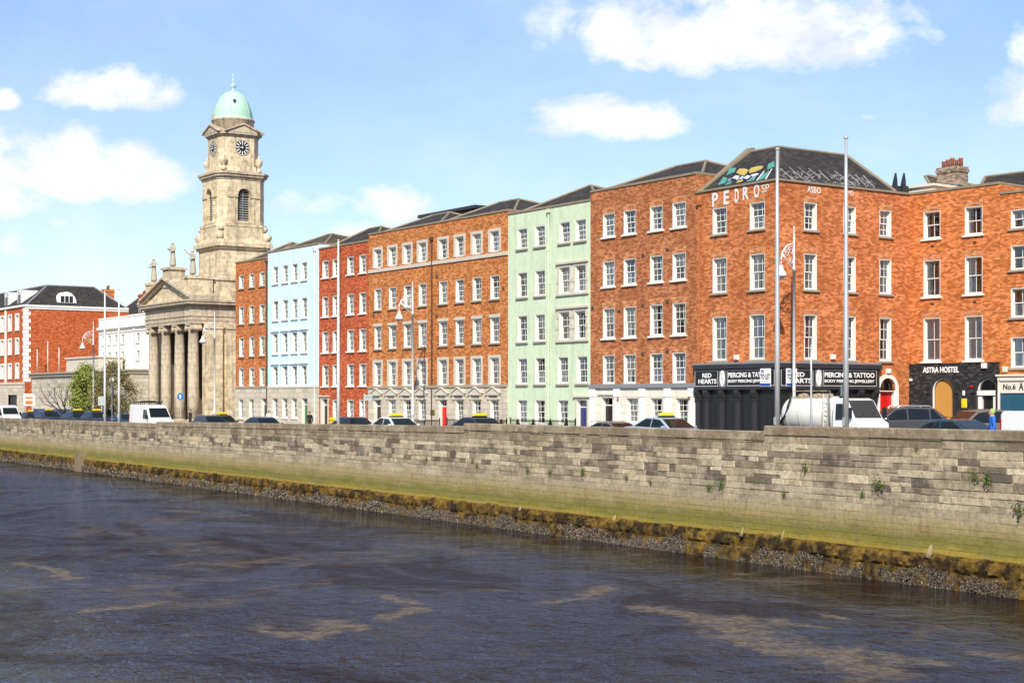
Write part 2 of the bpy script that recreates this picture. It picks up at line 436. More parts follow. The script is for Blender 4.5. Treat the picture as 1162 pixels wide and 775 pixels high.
def add_roof(b, x0, x1, y0, y1, zb, ra, rb, ry, rz, mat, gable_left=False, cap=None):
    m = MB()
    A, B, C, D = (x0,y0,zb), (x1,y0,zb), (x1,y1,zb), (x0,y1,zb); E, F = (ra,ry,rz), (rb,ry,rz)
    m.add([A,B,C,D,E,F], [(0,1,5,4), (1,2,5), (2,3,4,5), (3,0,4)])
    # tile thickness: an eave board under the slopes
    m.box(x0, x1, y0, y1, zb-.14, zb-.003)
    o = m.build('roof', mat, b['root'])
    c = MB()
    for p, q in ((E,F),(A,E),(B,F),(C,F),(D,E)):
        if (Vector(p)-Vector(q)).length > .05: c.tube([Vector(p)+Vector((0,0,.02)), Vector(q)+Vector((0,0,.02))], .10, 6)
    c.build('ridge_tiles', cap or COPE, o)
    return o

def house(name, label, fr, x0, x1, top, depth, wall, group=None, y0=0.0, base=-1.0):
    p = fr.w(x0, y0)
    r = root(name, label, 'building' if 'church' not in name else 'church', (p.x, p.y, 0), fr.a, group)
    return dict(root=r, W=x1-x0, x0=x0, y0=y0, top=top, depth=depth, wall=wall, fr=fr, ops=[], ops_side=[], base=base,
                X=lambda px, y=0.0: fr.s_at(px, y0+y)-x0, Z=lambda px, py, y=0.0: fr.z_at(px, py, y0+y))
def close(b, coping=COPE, side_open=False, cw=.16, zsplit=None, ret=.35):
    """the wall shell with its openings, a flat gutter deck behind the parapet, the coping"""
    W, D, t, z = b['W'], b['depth'], b['top'], b['base']
    m = MB(); e = .004; zb = zsplit or z
    m.panel(e, W-e, zb, t, b['ops'], 0, .03)
    T = side_T(W-e)
    m.panel(0, D, z, t, b['ops_side'], 0, .03, 0, T)
    m.quad((e,D,z),(e,0.0,z),(e,0.0,t),(e,D,t)); m.quad((W-e,D,z),(e,D,z),(e,D,t),(W-e,D,t))
    if zsplit:
        m.quad((e,.0,z),(e,.06,z),(e,.06,zb),(e,.0,zb)); m.quad((W-e,.06,z),(W-e,.0,z),(W-e,.0,zb),(W-e,.06,zb))
    m.quad((e,0,t-.0),(W-e,0,t),(W-e,D,t),(e,D,t))
    m.build('wall', b['wall'], b['root'])
    if coping:
        c = MB(); c.box(-.0+e, W-e, -.06, .32, t+.003, t+cw)
        c.box(W-.32, W-e, .323, ret+3.5, t+.003, t+cw-.004); c.box(e, .32, .323, ret+3.5, t+.003, t+cw-.004)
        soften(c.build('coping', coping, b['root']), .02, 1)
def facing(b, z1, mat, proud=.05, z0=None, name='ground_floor_facing', x0=None, x1=None):
    m = MB(); e = .006
    m.panel(x0 if x0 is not None else e, x1 if x1 is not None else b['W']-e, b['base'] if z0 is None else z0, z1, b['ops'], -proud, proud+.02)
    a, c = (x0 if x0 is not None else e), (x1 if x1 is not None else b['W']-e)
    zz = b['base'] if z0 is None else z0
    m.quad((a,-proud,z1),(c,-proud,z1),(c,-.001,z1),(a,-.001,z1)); m.quad((c,-proud,zz),(c,-.001,zz),(c,-.001,z1),(c,-proud,z1)); m.quad((a,-.001,zz),(a,-proud,zz),(a,-proud,z1),(a,-.001,z1))
    return m.build(name, mat, b['root'])
def course(b, z0, z1, mat, proud=.10, x0=.006, x1=None, name='string_course'):
    m = MB(); m.box(x0, (x1 or b['W']-.006), -proud, -.003, z0, z1); return soften(m.build(name, mat, b['root']), .015, 1)
def small_box(b, px, py, name, mat, sx=.3, sz=.28, d=.12, side=False, fr=None):
    fr2 = fr or (SIDE if side else b['fr'])
    x = fr2.s_at(px); z = fr2.z_at(px, py)
    if not side: x -= b['x0']
    m = MB(); m.box(-sx/2, sx/2, -d, -.003, -sz/2, sz/2); m.box(-sx*.3, sx*.3, -d-.02, -d-.001, -sz*.3, sz*.1)
    T = side_T(b['W']) if side else ident
    return soften(m.build(name, mat, b['root'], False, T(x, 0, z), PI/2 if side else 0), .02, 1)
def downpipe(b, x, z0, z1, mat=None, y=-.10):
    m = MB(); m.tube([(x,y,z0),(x,y,z1)], .05, 8)
    z = z0+1.5
    while z < z1: m.tube([(x,y,z),(x,y,z+.08)], .07, 8); z += 2.2
    m.box(x-.14, x+.14, y-.12, y+.085, z1, z1+.25)
    return m.build('downpipe', mat or PIPE, b['root'])
def chimney(b, x0, x1, y0, y1, z0, z1, mat, pots=4, name='chimney', along='x'):
    m = MB(); m.box(x0, x1, y0, y1, z0, z1-.35); m.box(x0-.06, x1+.06, y0-.06, y1+.06, z1-.347, z1-.12); m.box(x0-.02, x1+.02, y0-.02, y1+.02, z1-.117, z1)
    o = m.build(name, mat, b['root'])
    for k in range(pots):
        f = (k+.5)/pots; h = .45+.15*((k*7) % 3)/2
        x = x0+(x1-x0)*f if along == 'x' else (x0+x1)/2; y = (y0+y1)/2 if along == 'x' else y0+(y1-y0)*f
        p = MB(); p.lathe([(.13,0),(.11,h*.8),(.14,h*.85),(.14,h),(.10,h),(.10,h-.05)], 10, x, y)
        for i, v in enumerate(p.v): p.v[i] = (v[0], v[1], v[2]+z1)
        p.build('chimney_pot', TERRA, o, True)
    return o
def rows(b, cols, spec, ref, w, side=False, fr=None, rng=random, **kw):
    """cols: photo columns of the window centres; spec: (top, bottom, options) photo rows read at column ref"""
    f = fr or b['fr']
    for i, (yt, yb, opt) in enumerate(spec):
        z1 = f.z_at(ref, yt, 0 if side else b['y0']); z0 = f.z_at(ref, yb, 0 if side else b['y0'])
        for j, px in enumerate(cols):
            if j in opt.get('skip', ()): continue
            x = f.s_at(px) if side else b['X'](px)
            k = dict(kw); k.update({a: c for a, c in opt.items() if a not in ('skip', 'w', 'cur')})
            if 'cur' in opt: k['curtain'] = opt['cur'][j]
            add_window(b, x, z0, z1, opt.get('w', w), side=side, rng=rng, **k)
def ground_at(b, x):
    return gz(b['fr'].w(b['x0']+x, b['y0']))

TG = 'terraced houses along the quay'
S = lambda px: TERR.s_at(px)
sE0, sE1, sG1, sC1 = S(418.5), S(576.5), S(670), S(790.5)
sB0, sB1, sW1 = S(267.5), S(304), S(362)

# ---- russet house beside the church
b = house('brick_house', 'narrow russet brick house with three window columns between the church and pale blue house', TERR, sB0, sB1, TERR.z_at(285, 296.5), 9, BRICK_1, TG)
rg = random.Random(1)
rows(b, [273.9,285.6,297.3], [(308.7,324.4,{}),(345.5,365.6,{}),(381.4,403.5,{}),(416.9,438.0,{})], 297.5, 1.02, rng=rg)
for px in (273.9, 285.6): add_window(b, b['X'](px), b['Z'](280,475.5), b['Z'](280,453), 1.1, rng=rg)
add_door(b, b['X'](299.8), ground_at(b, 6), b['Z'](299,452), 1.05, DARKD)
zf = b['Z'](285, 441)
facing(b, zf, GRANITE); course(b, zf+.003, zf+.22, SILL)
add_roof(b, .35, b['W'], .6, 8.6, b['top']+.1, b['X'](331,4.5)-.25, b['X'](331,4.5)+.25, 4.5, TERR.z_at(331,276,4.5), SLATE_B)
close(b, zsplit=None)
downpipe(b, b['W']-.1, -.3, b['top']-.4)

# ---- pale blue house
b = house('rendered_house', 'pale blue rendered house with green front door and granite ground floor', TERR, sB1, sW1, TERR.z_at(333, 282.5), 9, STUCCO_B, TG)
rg = random.Random(2)
rows(b, [312.6,323.6,334.4,345.2], [(297.6,317.7,{}),(337.8,360.6,{}),(376.4,399.8,{'sur':'hood'}),(414.9,437.6,{'sur':'hood'})], 345, 1.05, rng=rg, sill=SILLW, surmat=STUCCO_B)
for px in (312.6,323.6,334.4): add_window(b, b['X'](px), b['Z'](325,474), b['Z'](325,452), 1.1, sill=SILLW, rng=rg)
add_door(b, b['X'](346), ground_at(b, 6.5), b['Z'](346,452), 1.1, GREEN)
zf = b['Z'](333, 440.5); facing(b, zf, GRANITE); course(b, zf+.003, zf+.18, BAND)
add_roof(b, .3, b['W']-.1, .6, 8.6, b['top']+.1, b['X'](377.5,4.5)-1.2, b['X'](377.5,4.5), 4.5, TERR.z_at(377.5,266,4.5), SLATE_B)
close(b); downpipe(b, b['W']-.65, -.3, b['top']-.5, WPOLE)

# ---- red house
b = house('brick_house', 'bright red brick house with white sashes between pale blue and long orange brick houses', TERR, sW1, sE0, TERR.z_at(390, 279), 9, BRICK_R, TG)
rg = random.Random(3)
rows(b, [369.2,381,397.7,411.6], [(289.2,309.7,{}),(332,355.6,{'skip':()}),(373,398,{}),(412.5,437.7,{})], 411.6, 1.1, rng=rg, sill=SILLW)
for px in (381,397.7,411.6): add_window(b, b['X'](px), b['Z'](400,476), b['Z'](400,453.6), 1.1, sill=SILLW, rng=rg)
add_door(b, b['X'](368.5), ground_at(b, 1), b['Z'](368,452.5), 1.1, DARKD, sur='hood')
add_roof(b, .1, b['W'], .6, 8.6, b['top']+.1, b['X'](433,4.5)-2.2, b['X'](433,4.5), 4.5, TERR.z_at(433,257.6,4.5), SLATE)
close(b); downpipe(b, 3.7, -.3, b['top']-.4)

# ---- long orange brick house
b = house('brick_house', 'long orange brick house eight windows wide with red front door and pale stone ground floor', TERR, sE0, sE1, TERR.z_at(500, 253.2), 9, BRICK_E, TG)
rg = random.Random(4); Ec = [428.8,445.4,462.4,479.4,502.9,521.7,541.2,561.4]
rows(b, Ec, [(262.6,285.8,{'sur':'frame','sill':False}),(312.2,339.3,{}),(360.2,389.1,{'sur':'lintel'}),(406.1,436.8,{'sur':'frame','sill':False})], 561.4, 1.12, rng=rg, surmat=BAND)
zt = b['Z'](561.4, 453.5)
for k, px in enumerate(Ec):
    x = b['X'](px)
    if k in (0, 4): add_door(b, x, ground_at(b, x), zt, 1.15, RED if k == 4 else DARKD)
    else: add_window(b, x, b['Z'](561.4,479), zt, 1.15, rng=rg, nx=3)
zf = b['Z'](561.4, 439.5)
facing(b, zf, GRANITE, .07); course(b, zf+.003, zf+.2, SILL, .16)
zc = b['Z'](561.4, 291.5); course(b, zc, zc+.26, BAND, .09, name='limestone_band')
for k, px in enumerate(Ec):
    x = b['X'](px); m = MB(); z = zt+.32
    m.box(x-.85, x+.85, -.24, -.073, z, z+.09)
    pts = [(x-.85, z+.093), (x+.85, z+.093), (x, z+.47)]
    m.prism(pts, lambda a, c: (a, -.20, c), lambda a, c: (a, -.073, c))
    m.prism([(x-.92, z+.1), (x, z+.53), (x, z+.61), (x-.98, z+.16)], lambda a, c: (a, -.27, c), lambda a, c: (a, -.075, c))
    m.prism([(x+.92, z+.1), (x+.98, z+.16), (x+.001, z+.61), (x+.001, z+.53)], lambda a, c: (a, -.27, c), lambda a, c: (a, -.075, c))
    m.box(x-.75, x-.58, -.18, -.073, z-.3, z-.003); m.box(x+.58, x+.75, -.18, -.073, z-.3, z-.003)
    m.build('door_pediment' if k in (0,4) else 'window_pediment', BAND, b['root'])
xm = b['X'](491)
rzE1 = TERR.z_at(510.4,241.6,4.5); rzE2 = TERR.z_at(589,226.5,4.5)
add_roof(b, .3, xm, .6, 8.6, b['top']+.1, b['X'](491,4.5), b['X'](510.4,4.5), 4.5, rzE1, SLATE)
add_roof(b, xm+.1, b['W']-.1, .6, 8.6, b['top']+.1, b['X'](566,4.5), b['X'](589,4.5), 4.5, rzE2, SLATE)
# glazed roof room behind the ridge
m = MB(); xa, xb = b['X'](491,8), b['X'](552,8); za = TERR.z_at(520,240.0,8); m.box(xa, xb, 7.0, 8.5, b['top'], za-.25); m.box(xa-.3, xb+.3, 6.7, 8.8, za-.247, za)
m.build('roof_room', CHAR, b['root'])
close(b); downpipe(b, xm, -.3, b['top']-1.2)
m = MB(); m.box(-.3,.3,-.03,-.002,-.2,.2); m.build('brass_plate', BRASS, b['root'], False, (b['X'](492), -.071, b['Z'](492,468)))
# paired wall vents
for px, py in ((495.5,314),(495.5,359),(575-4,327),(424,310),(424,358)):
    small_box(b, px, py, 'air_vent', PIPE, .22, .22, .03)

# ---- pale green house
b = house('rendered_house', 'pale green rendered house with navy front door', TERR, sE1, sG1, TERR.z_at(623, 236.6), 9, STUCCO_G, TG)
rg = random.Random(5)
spec = [(249,273.5),(301.4,331.6),(352.9,385),(404,435.3)]
for i, (yt, yb) in enumerate(spec):
    z1, z0 = b['Z'](658.7, yt), b['Z'](658.7, yb)
    for px in ([592.7,612.8,640.8,658.9] if i < 3 else [592.7,612.8,638.8,660.5]):
        pair = px > 630 and i in (1, 2)
        add_window(b, b['X'](px), z0, z1, 1.15, nx=2, ny=2, rng=rg, sill=None if not pair else False, sur='blocks' if pair else None, surmat=BAND)
    if i in (1, 2):
        c = (b['X'](640.8)+b['X'](658.9))/2; m = MB(); m.box(c-1.75, c+1.75, -.13, -.003, z0-.14, z0-.003); m.build('paired_window_sill', BAND, b['root'])
        m = MB(); m.box(c-1.72, c+1.72, -.16, -.003, z1+.205, z1+.34); m.build('paired_window_cornice', BAND, b['root'])
for px in (592.7, 612.8, 638.8): add_window(b, b['X'](px), b['Z'](640,482), b['Z'](640,453.5), 1.2, nx=3, rng=rg, sill=SILLW)
add_door(b, b['X'](660.5), ground_at(b, 8), b['Z'](660.5,453.8), 1.1, BLUE, sur='hood', surmat=BAND)
downpipe(b, b['X'](623.5), -.3, b['top']-.3, STUCCO_G, -.09)
add_roof(b, .1, b['W'], .6, 8.6, b['top']+.1, b['X'](671,4.5)-.4, b['X'](671,4.5), 4.5, TERR.z_at(671,211.3,4.5), SLATE)
close(b)

# ---- orange brick house with stucco ground floor
b = house('brick_house', 'orange brown brick house with cream stucco ground floor beside the black tattoo shop', TERR, sG1, sC1, TERR.z_at(730, 208.8), 9, BRICK_C, TG)
rg = random.Random(6)
rows(b, [690.8,714.6,744.8,770.6], [(229.6,258,{}),(287,317.7,{}),(343.6,379.8,{}),(399.8,434.7,{'sill':False})], 770.6, 1.22, rng=rg, nx=3, ny=2, sill=SILLW, sur='arch', surmat=BRICK_A)
zt = b['Z'](770.6, 451.7)
for px in (718.0, 745.4, 774.5): add_window(b, b['X'](px), b['Z'](770,481), zt, 1.15, nx=3, rng=rg, sill=SILLW)
add_door(b, b['X'](689.5), ground_at(b, 2), b['Z'](690,451), 1.15, DARKD, sur='hood', surmat=RENDER_W)
zf = b['Z'](770.6, 440)
facing(b, zf, RENDER_W, .06); course(b, zf+.003, zf+.26, LEAD, .2, name='ground_floor_cornice')
for px in (673.5, 701.5, 730, 759, 786.5):
    x = b['X'](px); m = MB(); m.box(x-.26, x+.26, -.14, -.063, -.9, zf-.55); m.box(x-.32, x+.32, -.17, -.063, zf-.547, zf-.02)
    soften(m.build('pilaster', WHITE_R, b['root']), .02, 1)
add_roof(b, .1, b['W']-.2, .6, 8.6, b['top']+.1, b['X'](766.5,4.5), b['X'](801,4.5), 4.5, TERR.z_at(801,183.4,4.5), SLATE)
close(b, ret=.2)
for px, py in ((729.5,290),(757.5,283.5),(729.5,347),(757.5,342.5),(703,353),(672.5,349),(729.5,402),(757.5,399)): small_box(b, px, py, 'air_vent', PIPE, .24, .2, .03)
for px, py in ((784,450.5),(703,452)): small_box(b, px, py, 'alarm_box', BRASS if px > 750 else TERRA, .2, .4, .16)
# ------------------------------------------------------------------ corner house with the tattoo shop
def slope_pt(fr, px, py, y0, z0, k):
    r = (px-CX)/FOC; v = (HZ-py)/FOC
    f = lambda Y: (EYE+v*Y) - z0 - k*((Vector((r*Y, Y))-fr.o).dot(fr.v)-y0)
    a, c = f(0), f(1); Y = a/(a-c); P = Vector((r*Y, Y))-fr.o
    return P.dot(fr.u), P.dot(fr.v), EYE+v*Y
def arch_fill(m, xc, w, zs, zt, y0, y1, T=ident, n=14, mi=0):
    """the two corners between a round arch and the square head of its opening (front and soffit)"""
    r = w/2
    for k in range(n):
        a0, a1 = PI-PI*k/n, PI-PI*(k+1)/n
        p0 = (xc+r*math.cos(a0), zs+r*math.sin(a0)); p1 = (xc+r*math.cos(a1), zs+r*math.sin(a1))
        m.quad(T(p0[0],y0,p0[1]), T(p1[0],y0,p1[1]), T(p1[0],y0,zt), T(p0[0],y0,zt), mi)
        m.quad(T(p0[0],y1,p0[1]), T(p1[0],y1,p1[1]), T(p1[0],y0,p1[1]), T(p0[0],y0,p0[1]), mi)
def arch_band(m, xc, w, z0, zs, t, y0, y1, T=ident, n=16, mi=0):
    r = w/2
    pts = [(xc-r, z0, xc-r-t, z0), (xc-r, zs, xc-r-t, zs)]
    for k in range(1, n):
        a = PI-PI*k/n; pts.append((xc+r*math.cos(a), zs+r*math.sin(a), xc+(r+t)*math.cos(a), zs+(r+t)*math.sin(a)))
    pts += [(xc+r, zs, xc+r+t, zs), (xc+r, z0, xc+r+t, z0)]
    for (a,b,c,d), (e,f,g,h) in zip(pts, pts[1:]):
        m.quad(T(c,y0,d),T(a,y0,b),T(e,y0,f),T(g,y0,h),mi); m.quad(T(a,y0,b),T(a,y1,b),T(e,y1,f),T(e,y0,f),mi); m.quad(T(c,y1,d),T(c,y0,d),T(g,y0,h),T(g,y1,h),mi)
def arch_disc(m, xc, w, zs, y, T=ident, n=16, mi=0):
    r = w/2; m.add([T(xc+r*math.cos(PI-PI*k/n), y, zs+r*math.sin(PI-PI*k/n)) for k in range(n+1)], [tuple(range(n, -1, -1))], mi)

b = house('corner_house', 'weathered orange brick corner house with black tattoo shop and graffiti on its slate roof', TERR, sC1, 0.0, TERR.z_at(881, 205.5), 10.75, BRICK_S)
CB = b; W = b['W']; rg = random.Random(11); top = b['top']
rows(b, [816.6,859.2], [(229.4,260.3,{'cur':['none','half']}),(288,329,{'cur':['side','side']}),(356.7,408,{'cur':['side','side']})], 859.2, 1.22, rng=rg, nx=3, ny=2, rev=.22, sill=SILL, sur='arch', surmat=BRICK_A)
zr = [(230,261.5,{'cur':['side','drapes','net'],'ny':2}),(288,329,{'cur':['net','side','net']}),(357,408,{'cur':['none','side','none']})]
rows(b, [919.8,964.2,1004.8], zr, 919.8, 1.02, side=True, fr=SIDE, rng=rg, nx=3, ny=2, rev=.25, sill=SILL, sur='arch', surmat=BRICK_A)
link('curtain', curtain_mesh(.9, 2.4, 'net', CURT_P), b['root'], side_T(W)(SIDE.s_at(919.8), .37, SIDE.z_at(919.8,408)), PI/2)
link('curtain', curtain_mesh(.9, 2.4, 'drapes', CURT_P), b['root'], side_T(W)(SIDE.s_at(1004.8), .37, SIDE.z_at(919.8,408)), PI/2)
# arched red doorway on the side
xd = SIDE.s_at(1007); zd = SIDE.z_at(1007,428.5); wd = 1.35
T = side_T(W)
add_door(b, xd, .32, zd-.75, wd, RED, fan=False, side=True)
b['ops_side'].append((xd-wd/2, xd+wd/2, zd-.751, zd+.02))
m = MB(); arch_fill(m, xd, wd, zd-.70, zd+.02, .002, .2, T); m.build('arch_head', BRICK_S, b['root'])
m = MB(); arch_band(m, xd, wd, .32, zd-.70, .24, -.06, .05, T)
m = MB(); arch_band(m, xd, wd, .32, zd-.70, .24, -.06, .05, T); m.build('arched_surround', WHITE, b['root'])
m = MB(); arch_disc(m, xd, wd, zd-.70, .22, T); m.build('fanlight', GLASS, b['root'])
# walls, roof, gable coping
close(b, coping=None)
rz = TERR.z_at(880, 167.6, 4); ex = W-4.0; ye = 9.7
m = MB(); g = .05
A, Bc, Ap, L = (g,.10,top+.12), (W-.10,.10,top+.12), (ex,4,rz), (g,4,rz)
m.add([A, Bc, Ap, L], [(0,1,2,3)])
m.add([(W-.10,.10,top+.12), (W-.10,ye,top+.12), (ex,ye,rz), Ap], [(0,1,2,3)])
m.add([L, Ap, (ex-3.0,ye,top+.12), (ex-3.0,7.5,top+.12), (g,7.5,top+.12)], [(0,1,3,4)])
m.add([Ap, (ex,ye,rz), (ex-3.0,ye,top+.12), (ex-3,7.5,top+.12)], [(0,1,2,3)])
m.add([(W-.10,ye,top+.12), (ex-3,ye,top+.12), (ex,ye,rz)], [(0,1,2)])
m.add([(g,7.5,top+.12), (g,.10,top+.12), L], [(0,1,2)])
rf = m.build('roof', SLATE, b['root'])
m = MB()
for p, q in ((L,Ap),(Ap,(ex,ye,rz)),(Ap,Bc),((ex,ye,rz),(W-.1,ye,top+.14))): m.tube([p, q], .10, 6)
m.build('ridge_tiles', COPE, rf)
m = MB(); m.prism([(-.05,top+.05),(.35,top+.36),(4.05,rz+.28),(4.35,rz+.28),(4.35,rz-.2),(.2,top-.1)], lambda y,z: (-.10,y,z), lambda y,z: (.34,y,z)); m.build('gable_coping', COPE, b['root'])
m = MB(); m.box(.005, W+.10, -.10, .25, top+.003, top+.14); m.box(W-.25, W+.10, .253, 10.7, top+.003, top+.137)
soften(m.build('eaves_course', COPE, b['root']), .02, 1)
# roof lantern and aerial fins at the back of the roof
for px in (1015.5, 1025):
    x = SIDE.s_at(px, 1.2); zq = SIDE.z_at(px, 211.5, 1.2); m = MB(); m.box(-.25,.25,-.2,.2,-1.0,.0)
    m.prism([(-.20,0),(.20,0),(.17,.35),(.09,.75),(.06,.80),(-.04,.55),(-.14,.25)], lambda a,c: (a,-.05,c), lambda a,c: (a,.05,c))
    m.build('vent_fin', CHAR, b['root'], False, side_T(W)(x, 1.2, zq), PI/2)
# shopfront over both street faces
zt, zf1, zf0 = TERR.z_at(882,412), TERR.z_at(882,417.6), TERR.z_at(882,439.0)
xs1 = SIDE.s_at(995)
sf = link('shopfront', None, b['root'], (0,0,0))
m = MB(); P = .22
m.box(.02, W+.34, -.34, -.005, zf1+.003, zt); m.box(W+.005, W+.34, -.004, xs1+.1, zf1+.003, zt-.003)
m.box(.05, W+P, -P, -.005, zf0, zf1); m.box(W+.005, W+P-.002, -.004, xs1, zf0, zf1-.002)
m.box(.03, W+.30, -.28, -.005, zf0-.14, zf0-.003); m.box(W+.005, W+.28, -.004, xs1+.04, zf0-.14, zf0-.005)
soften(m.build('fascia', CHAR, sf), .015, 1)
m = MB(); m.box(.03, W+.30, -.30, -.004, zt+.003, zt+.10); m.box(W+.005, W+.30, -.003, xs1+.05, zt+.003, zt+.097); m.build('lead_flashing', LEAD, sf)
m = MB(); m.box(.05, W+.04, -.04, -.003, -1, zf0-.143); m.box(W+.003, W+.04, -.002, xs1, -1, zf0-.145)
for k in range(14):
    x = .3+k*.47; m.box(x, x+.4, -.06, -.042, .2, zf0-.9)
m.build('panelling', BLACK, sf)
m = MB(); k = MB()
def bracket(m, x, T):
    def B(x0,x1,y0,y1,z0,z1):
        vs=[T(*p) for p in ((x0,y0,z0),(x1,y0,z0),(x1,y1,z0),(x0,y1,z0),(x0,y0,z1),(x1,y0,z1),(x1,y1,z1),(x0,y1,z1))]
        m.add(vs, [(3,2,1,0),(4,5,6,7),(0,1,5,4),(1,2,6,5),(2,3,7,6),(3,0,4,7)])
    zt = zf0-.146
    B(x-.17,x+.17,-.16,-.045,-1,zt-.62); B(x-.21,x+.21,-.20,-.045,zt-.617,zt-.52)
    prof = [(-.045,zt-.515),(-.14,zt-.50),(-.20,zt-.40),(-.27,zt-.30),(-.33,zt-.15),(-.33,zt-.05),(-.27,zt-.003),(-.045,zt-.003)]
    n = len(prof); vs = [T(x-.18,y,z) for y,z in prof]+[T(x+.18,y,z) for y,z in prof]
    m.add(vs, [tuple(range(n)), tuple(range(2*n-1,n-1,-1))]+[(i,n+i,n+(i+1)%n,(i+1)%n) for i in range(n)])
for px in (793.6,803.9,821.3,839.3,858.5):
    m = MB(); bracket(m, b['X'](px), ident); m.build('pilaster', CHAR, sf)
for px in (911.4,931,950.9,974,991):
    m = MB(); bracket(m, SIDE.s_at(px), T); m.build('pilaster', CHAR, sf)
# painted name boards: frame, black panels, oval emblem, lettering
def nameboard(xa, xb, parts, T, y):
    zm0, zm1 = zf0+.10, zf1-.10
    f = MB()
    def strip(x0,x1,z0,z1,d=.0): f.add([T(*p) for p in ((x0,y-d,z0),(x1,y-d,z0),(x1,y-d,z1),(x0,y-d,z1))], [(0,1,2,3)])
    t = .045
    for x0,x1 in parts['panels']:
        strip(x0-t,x1+t,zm0-t,zm0,.012); strip(x0-t,x1+t,zm1,zm1+t,.012); strip(x0-t,x0,zm0,zm1,.012); strip(x1,x1+t,zm0,zm1,.012)
    fr = f.build('board_frame', plain('silver_grey_paint', (.50,.49,.47), .5), sf)
    p = MB()
    for x0,x1 in parts['panels']: p.add([T(*q) for q in ((x0,y-.008,zm0),(x1,y-.008,zm0),(x1,y-.008,zm1),(x0,y-.008,zm1))], [(0,1,2,3)])
    p.build('name_panel', BLACK, sf)
    for xo in parts['ovals']:
        o = MB(); zc = (zm0+zm1)/2; N = 22; vs = [T(xo+.21*math.cos(2*PI*k/N), y-.03, zc+.47*math.sin(2*PI*k/N)) for k in range(N)]; vs2 = [T(xo+.21*math.cos(2*PI*k/N), y, zc+.47*math.sin(2*PI*k/N)) for k in range(N)]
        o.add(vs+vs2, [tuple(range(N))]+[(i,N+i,N+(i+1)%N,(i+1)%N) for i in range(N)], 0)
        for s, d in ((1,.10),(-1,.10)):                                    # a scrolled S inside the oval
            pts = [Vector(T(xo+s*.0+.09*s*math.cos(a), y-.035, zc+s*.15+.13*math.sin(a)*1)) for a in [PI*2*k/10 for k in range(9)]]
            o.tube(pts, .014, 4, 1)
        q = [T(xo-.27, y-.02, zc-.5), T(xo+.27, y-.02, zc-.5), T(xo+.27, y-.02, zc+.5), T(xo-.27, y-.02, zc+.5)]
        o.add(q, [(0,1,2,3)], 2)
        o.build('oval_emblem', [PAINTW, LEAD, plain('emblem_grey_paint', (.22,.22,.22), .5)], sf)
    for s, x0, x1, fz0, fz1 in parts['text']:
        text('lettering', s, PAINTW, sf, x0, x1, zm0+(zm1-zm0)*fz0, zm0+(zm1-zm0)*fz1, y-.016, T=T, bold=.028)
X = b['X']
nameboard(0, W, dict(panels=[(X(792.3),X(817.6)),(X(829),W-.02)], ovals=[X(823.2)], text=[('RED',X(800.5),X(810.8),.56,.86),('HEARTS',X(796),X(816.6),.14,.46),('PIERCING & TATTOO',X(829.6),W-.25,.54,.88),('BODY PIERCING JEWELLERY',X(829.6),W-.25,.14,.40)]), ident, -P)
Q = SIDE.s_at
nameboard(0, xs1, dict(panels=[(.1,Q(918.6)),(Q(931.4),Q(990.8))], ovals=[Q(925.6)], text=[('RED',Q(895.5),Q(909.5),.56,.86),('HEARTS',Q(888.5),Q(917.6),.14,.46),('PIERCING & TATTOO',Q(932.2),Q(988.8),.54,.88),('BODY PIERCING JEWELLERY',Q(932.2),Q(988.8),.14,.40)]), T, -P)
for px, py, sd in ((837,405.5,False),(944,405,True),(1007,421,True)): small_box(b, px, py, 'alarm_box', WHITE, .32, .28, .16, sd)
downpipe(b, .30, 4.4, top-.7, TERRA, -.075)
# graffiti: lettering below the eaves
for ch, xa, xb, ya, yb in (('P',808.2,815,219.5,235),('E',821.3,827.3,217,232.5),('D',834,838.4,214.5,230.5),('R',843,849.8,212,227.5),('O',855.5,861.8,209.5,225)):
    text('graffiti_letter', ch, LETTER, b['root'], X(xa), X(xb), TERR.z_at(xa,yb), TERR.z_at(xa,ya), -.012, ext=.004, bold=.03)
text('graffiti_letter', 'SP', LETTER, b['root'], X(864.3), X(873), TERR.z_at(866,219), TERR.z_at(866,209.8), -.012, ext=.004)
text('graffiti_letter', 'ASBO', LETTER, b['root'], Q(915.8), Q(931.2), SIDE.z_at(923,219.3), SIDE.z_at(923,212), -.012, T=T, ext=.004, bold=.01)
text('graffiti_letter', 'M2', LETTER, b['root'], Q(961.5), Q(968.5), SIDE.z_at(965,222.3), SIDE.z_at(965,216.5), -.012, T=T, ext=.004)
# graffiti on the two roof slopes
kf = (rz-top-.12)/3.9
def roof_shape(name, polys, mat, fr, lift=.02, Tm=None):
    if len(polys) < 10 and len(polys) > 1:
        for q in polys: roof_shape(name, [q], mat, fr, lift)
        return
    m = MB()
    for poly in polys:
        vs = []
        for px, py in poly:
            s_, y_, z_ = slope_pt(fr, px, py, .10, top+.12, kf); z_ += lift
            vs.append((s_-sC1, y_, z_) if fr is TERR else (W-y_, s_, z_))
        m.add(vs, [tuple(range(len(vs)))])
    return m.build(name, mat, b['root'])
def g2(pts): return [(790+x*.1032, 160+y*.1032) for x, y in pts]
TEAL = plain('teal_spray_paint', (.12,.44,.36), .8, var=.8, scale=4); YEL = plain('yellow_spray_paint', (.66,.50,.12), .8, var=.7, scale=4); INK = plain('black_spray_paint', (.02,.02,.03), .6); BLU = plain('blue_grey_spray_paint', (.25,.33,.45), .6, var=.25)
roof_shape('graffiti_teal', [g2(p) for p in ([(370,305),(440,300),(425,345),(330,385)],[(300,400),(345,415),(320,470),(235,492)],[(790,260),(860,225),(862,290),(780,320)],[(720,375),(815,335),(770,410),(680,440)],[(340,465),(395,440),(380,475),(310,495)],[(560,440),(650,410),(640,435),(545,455)])], TEAL, TERR)
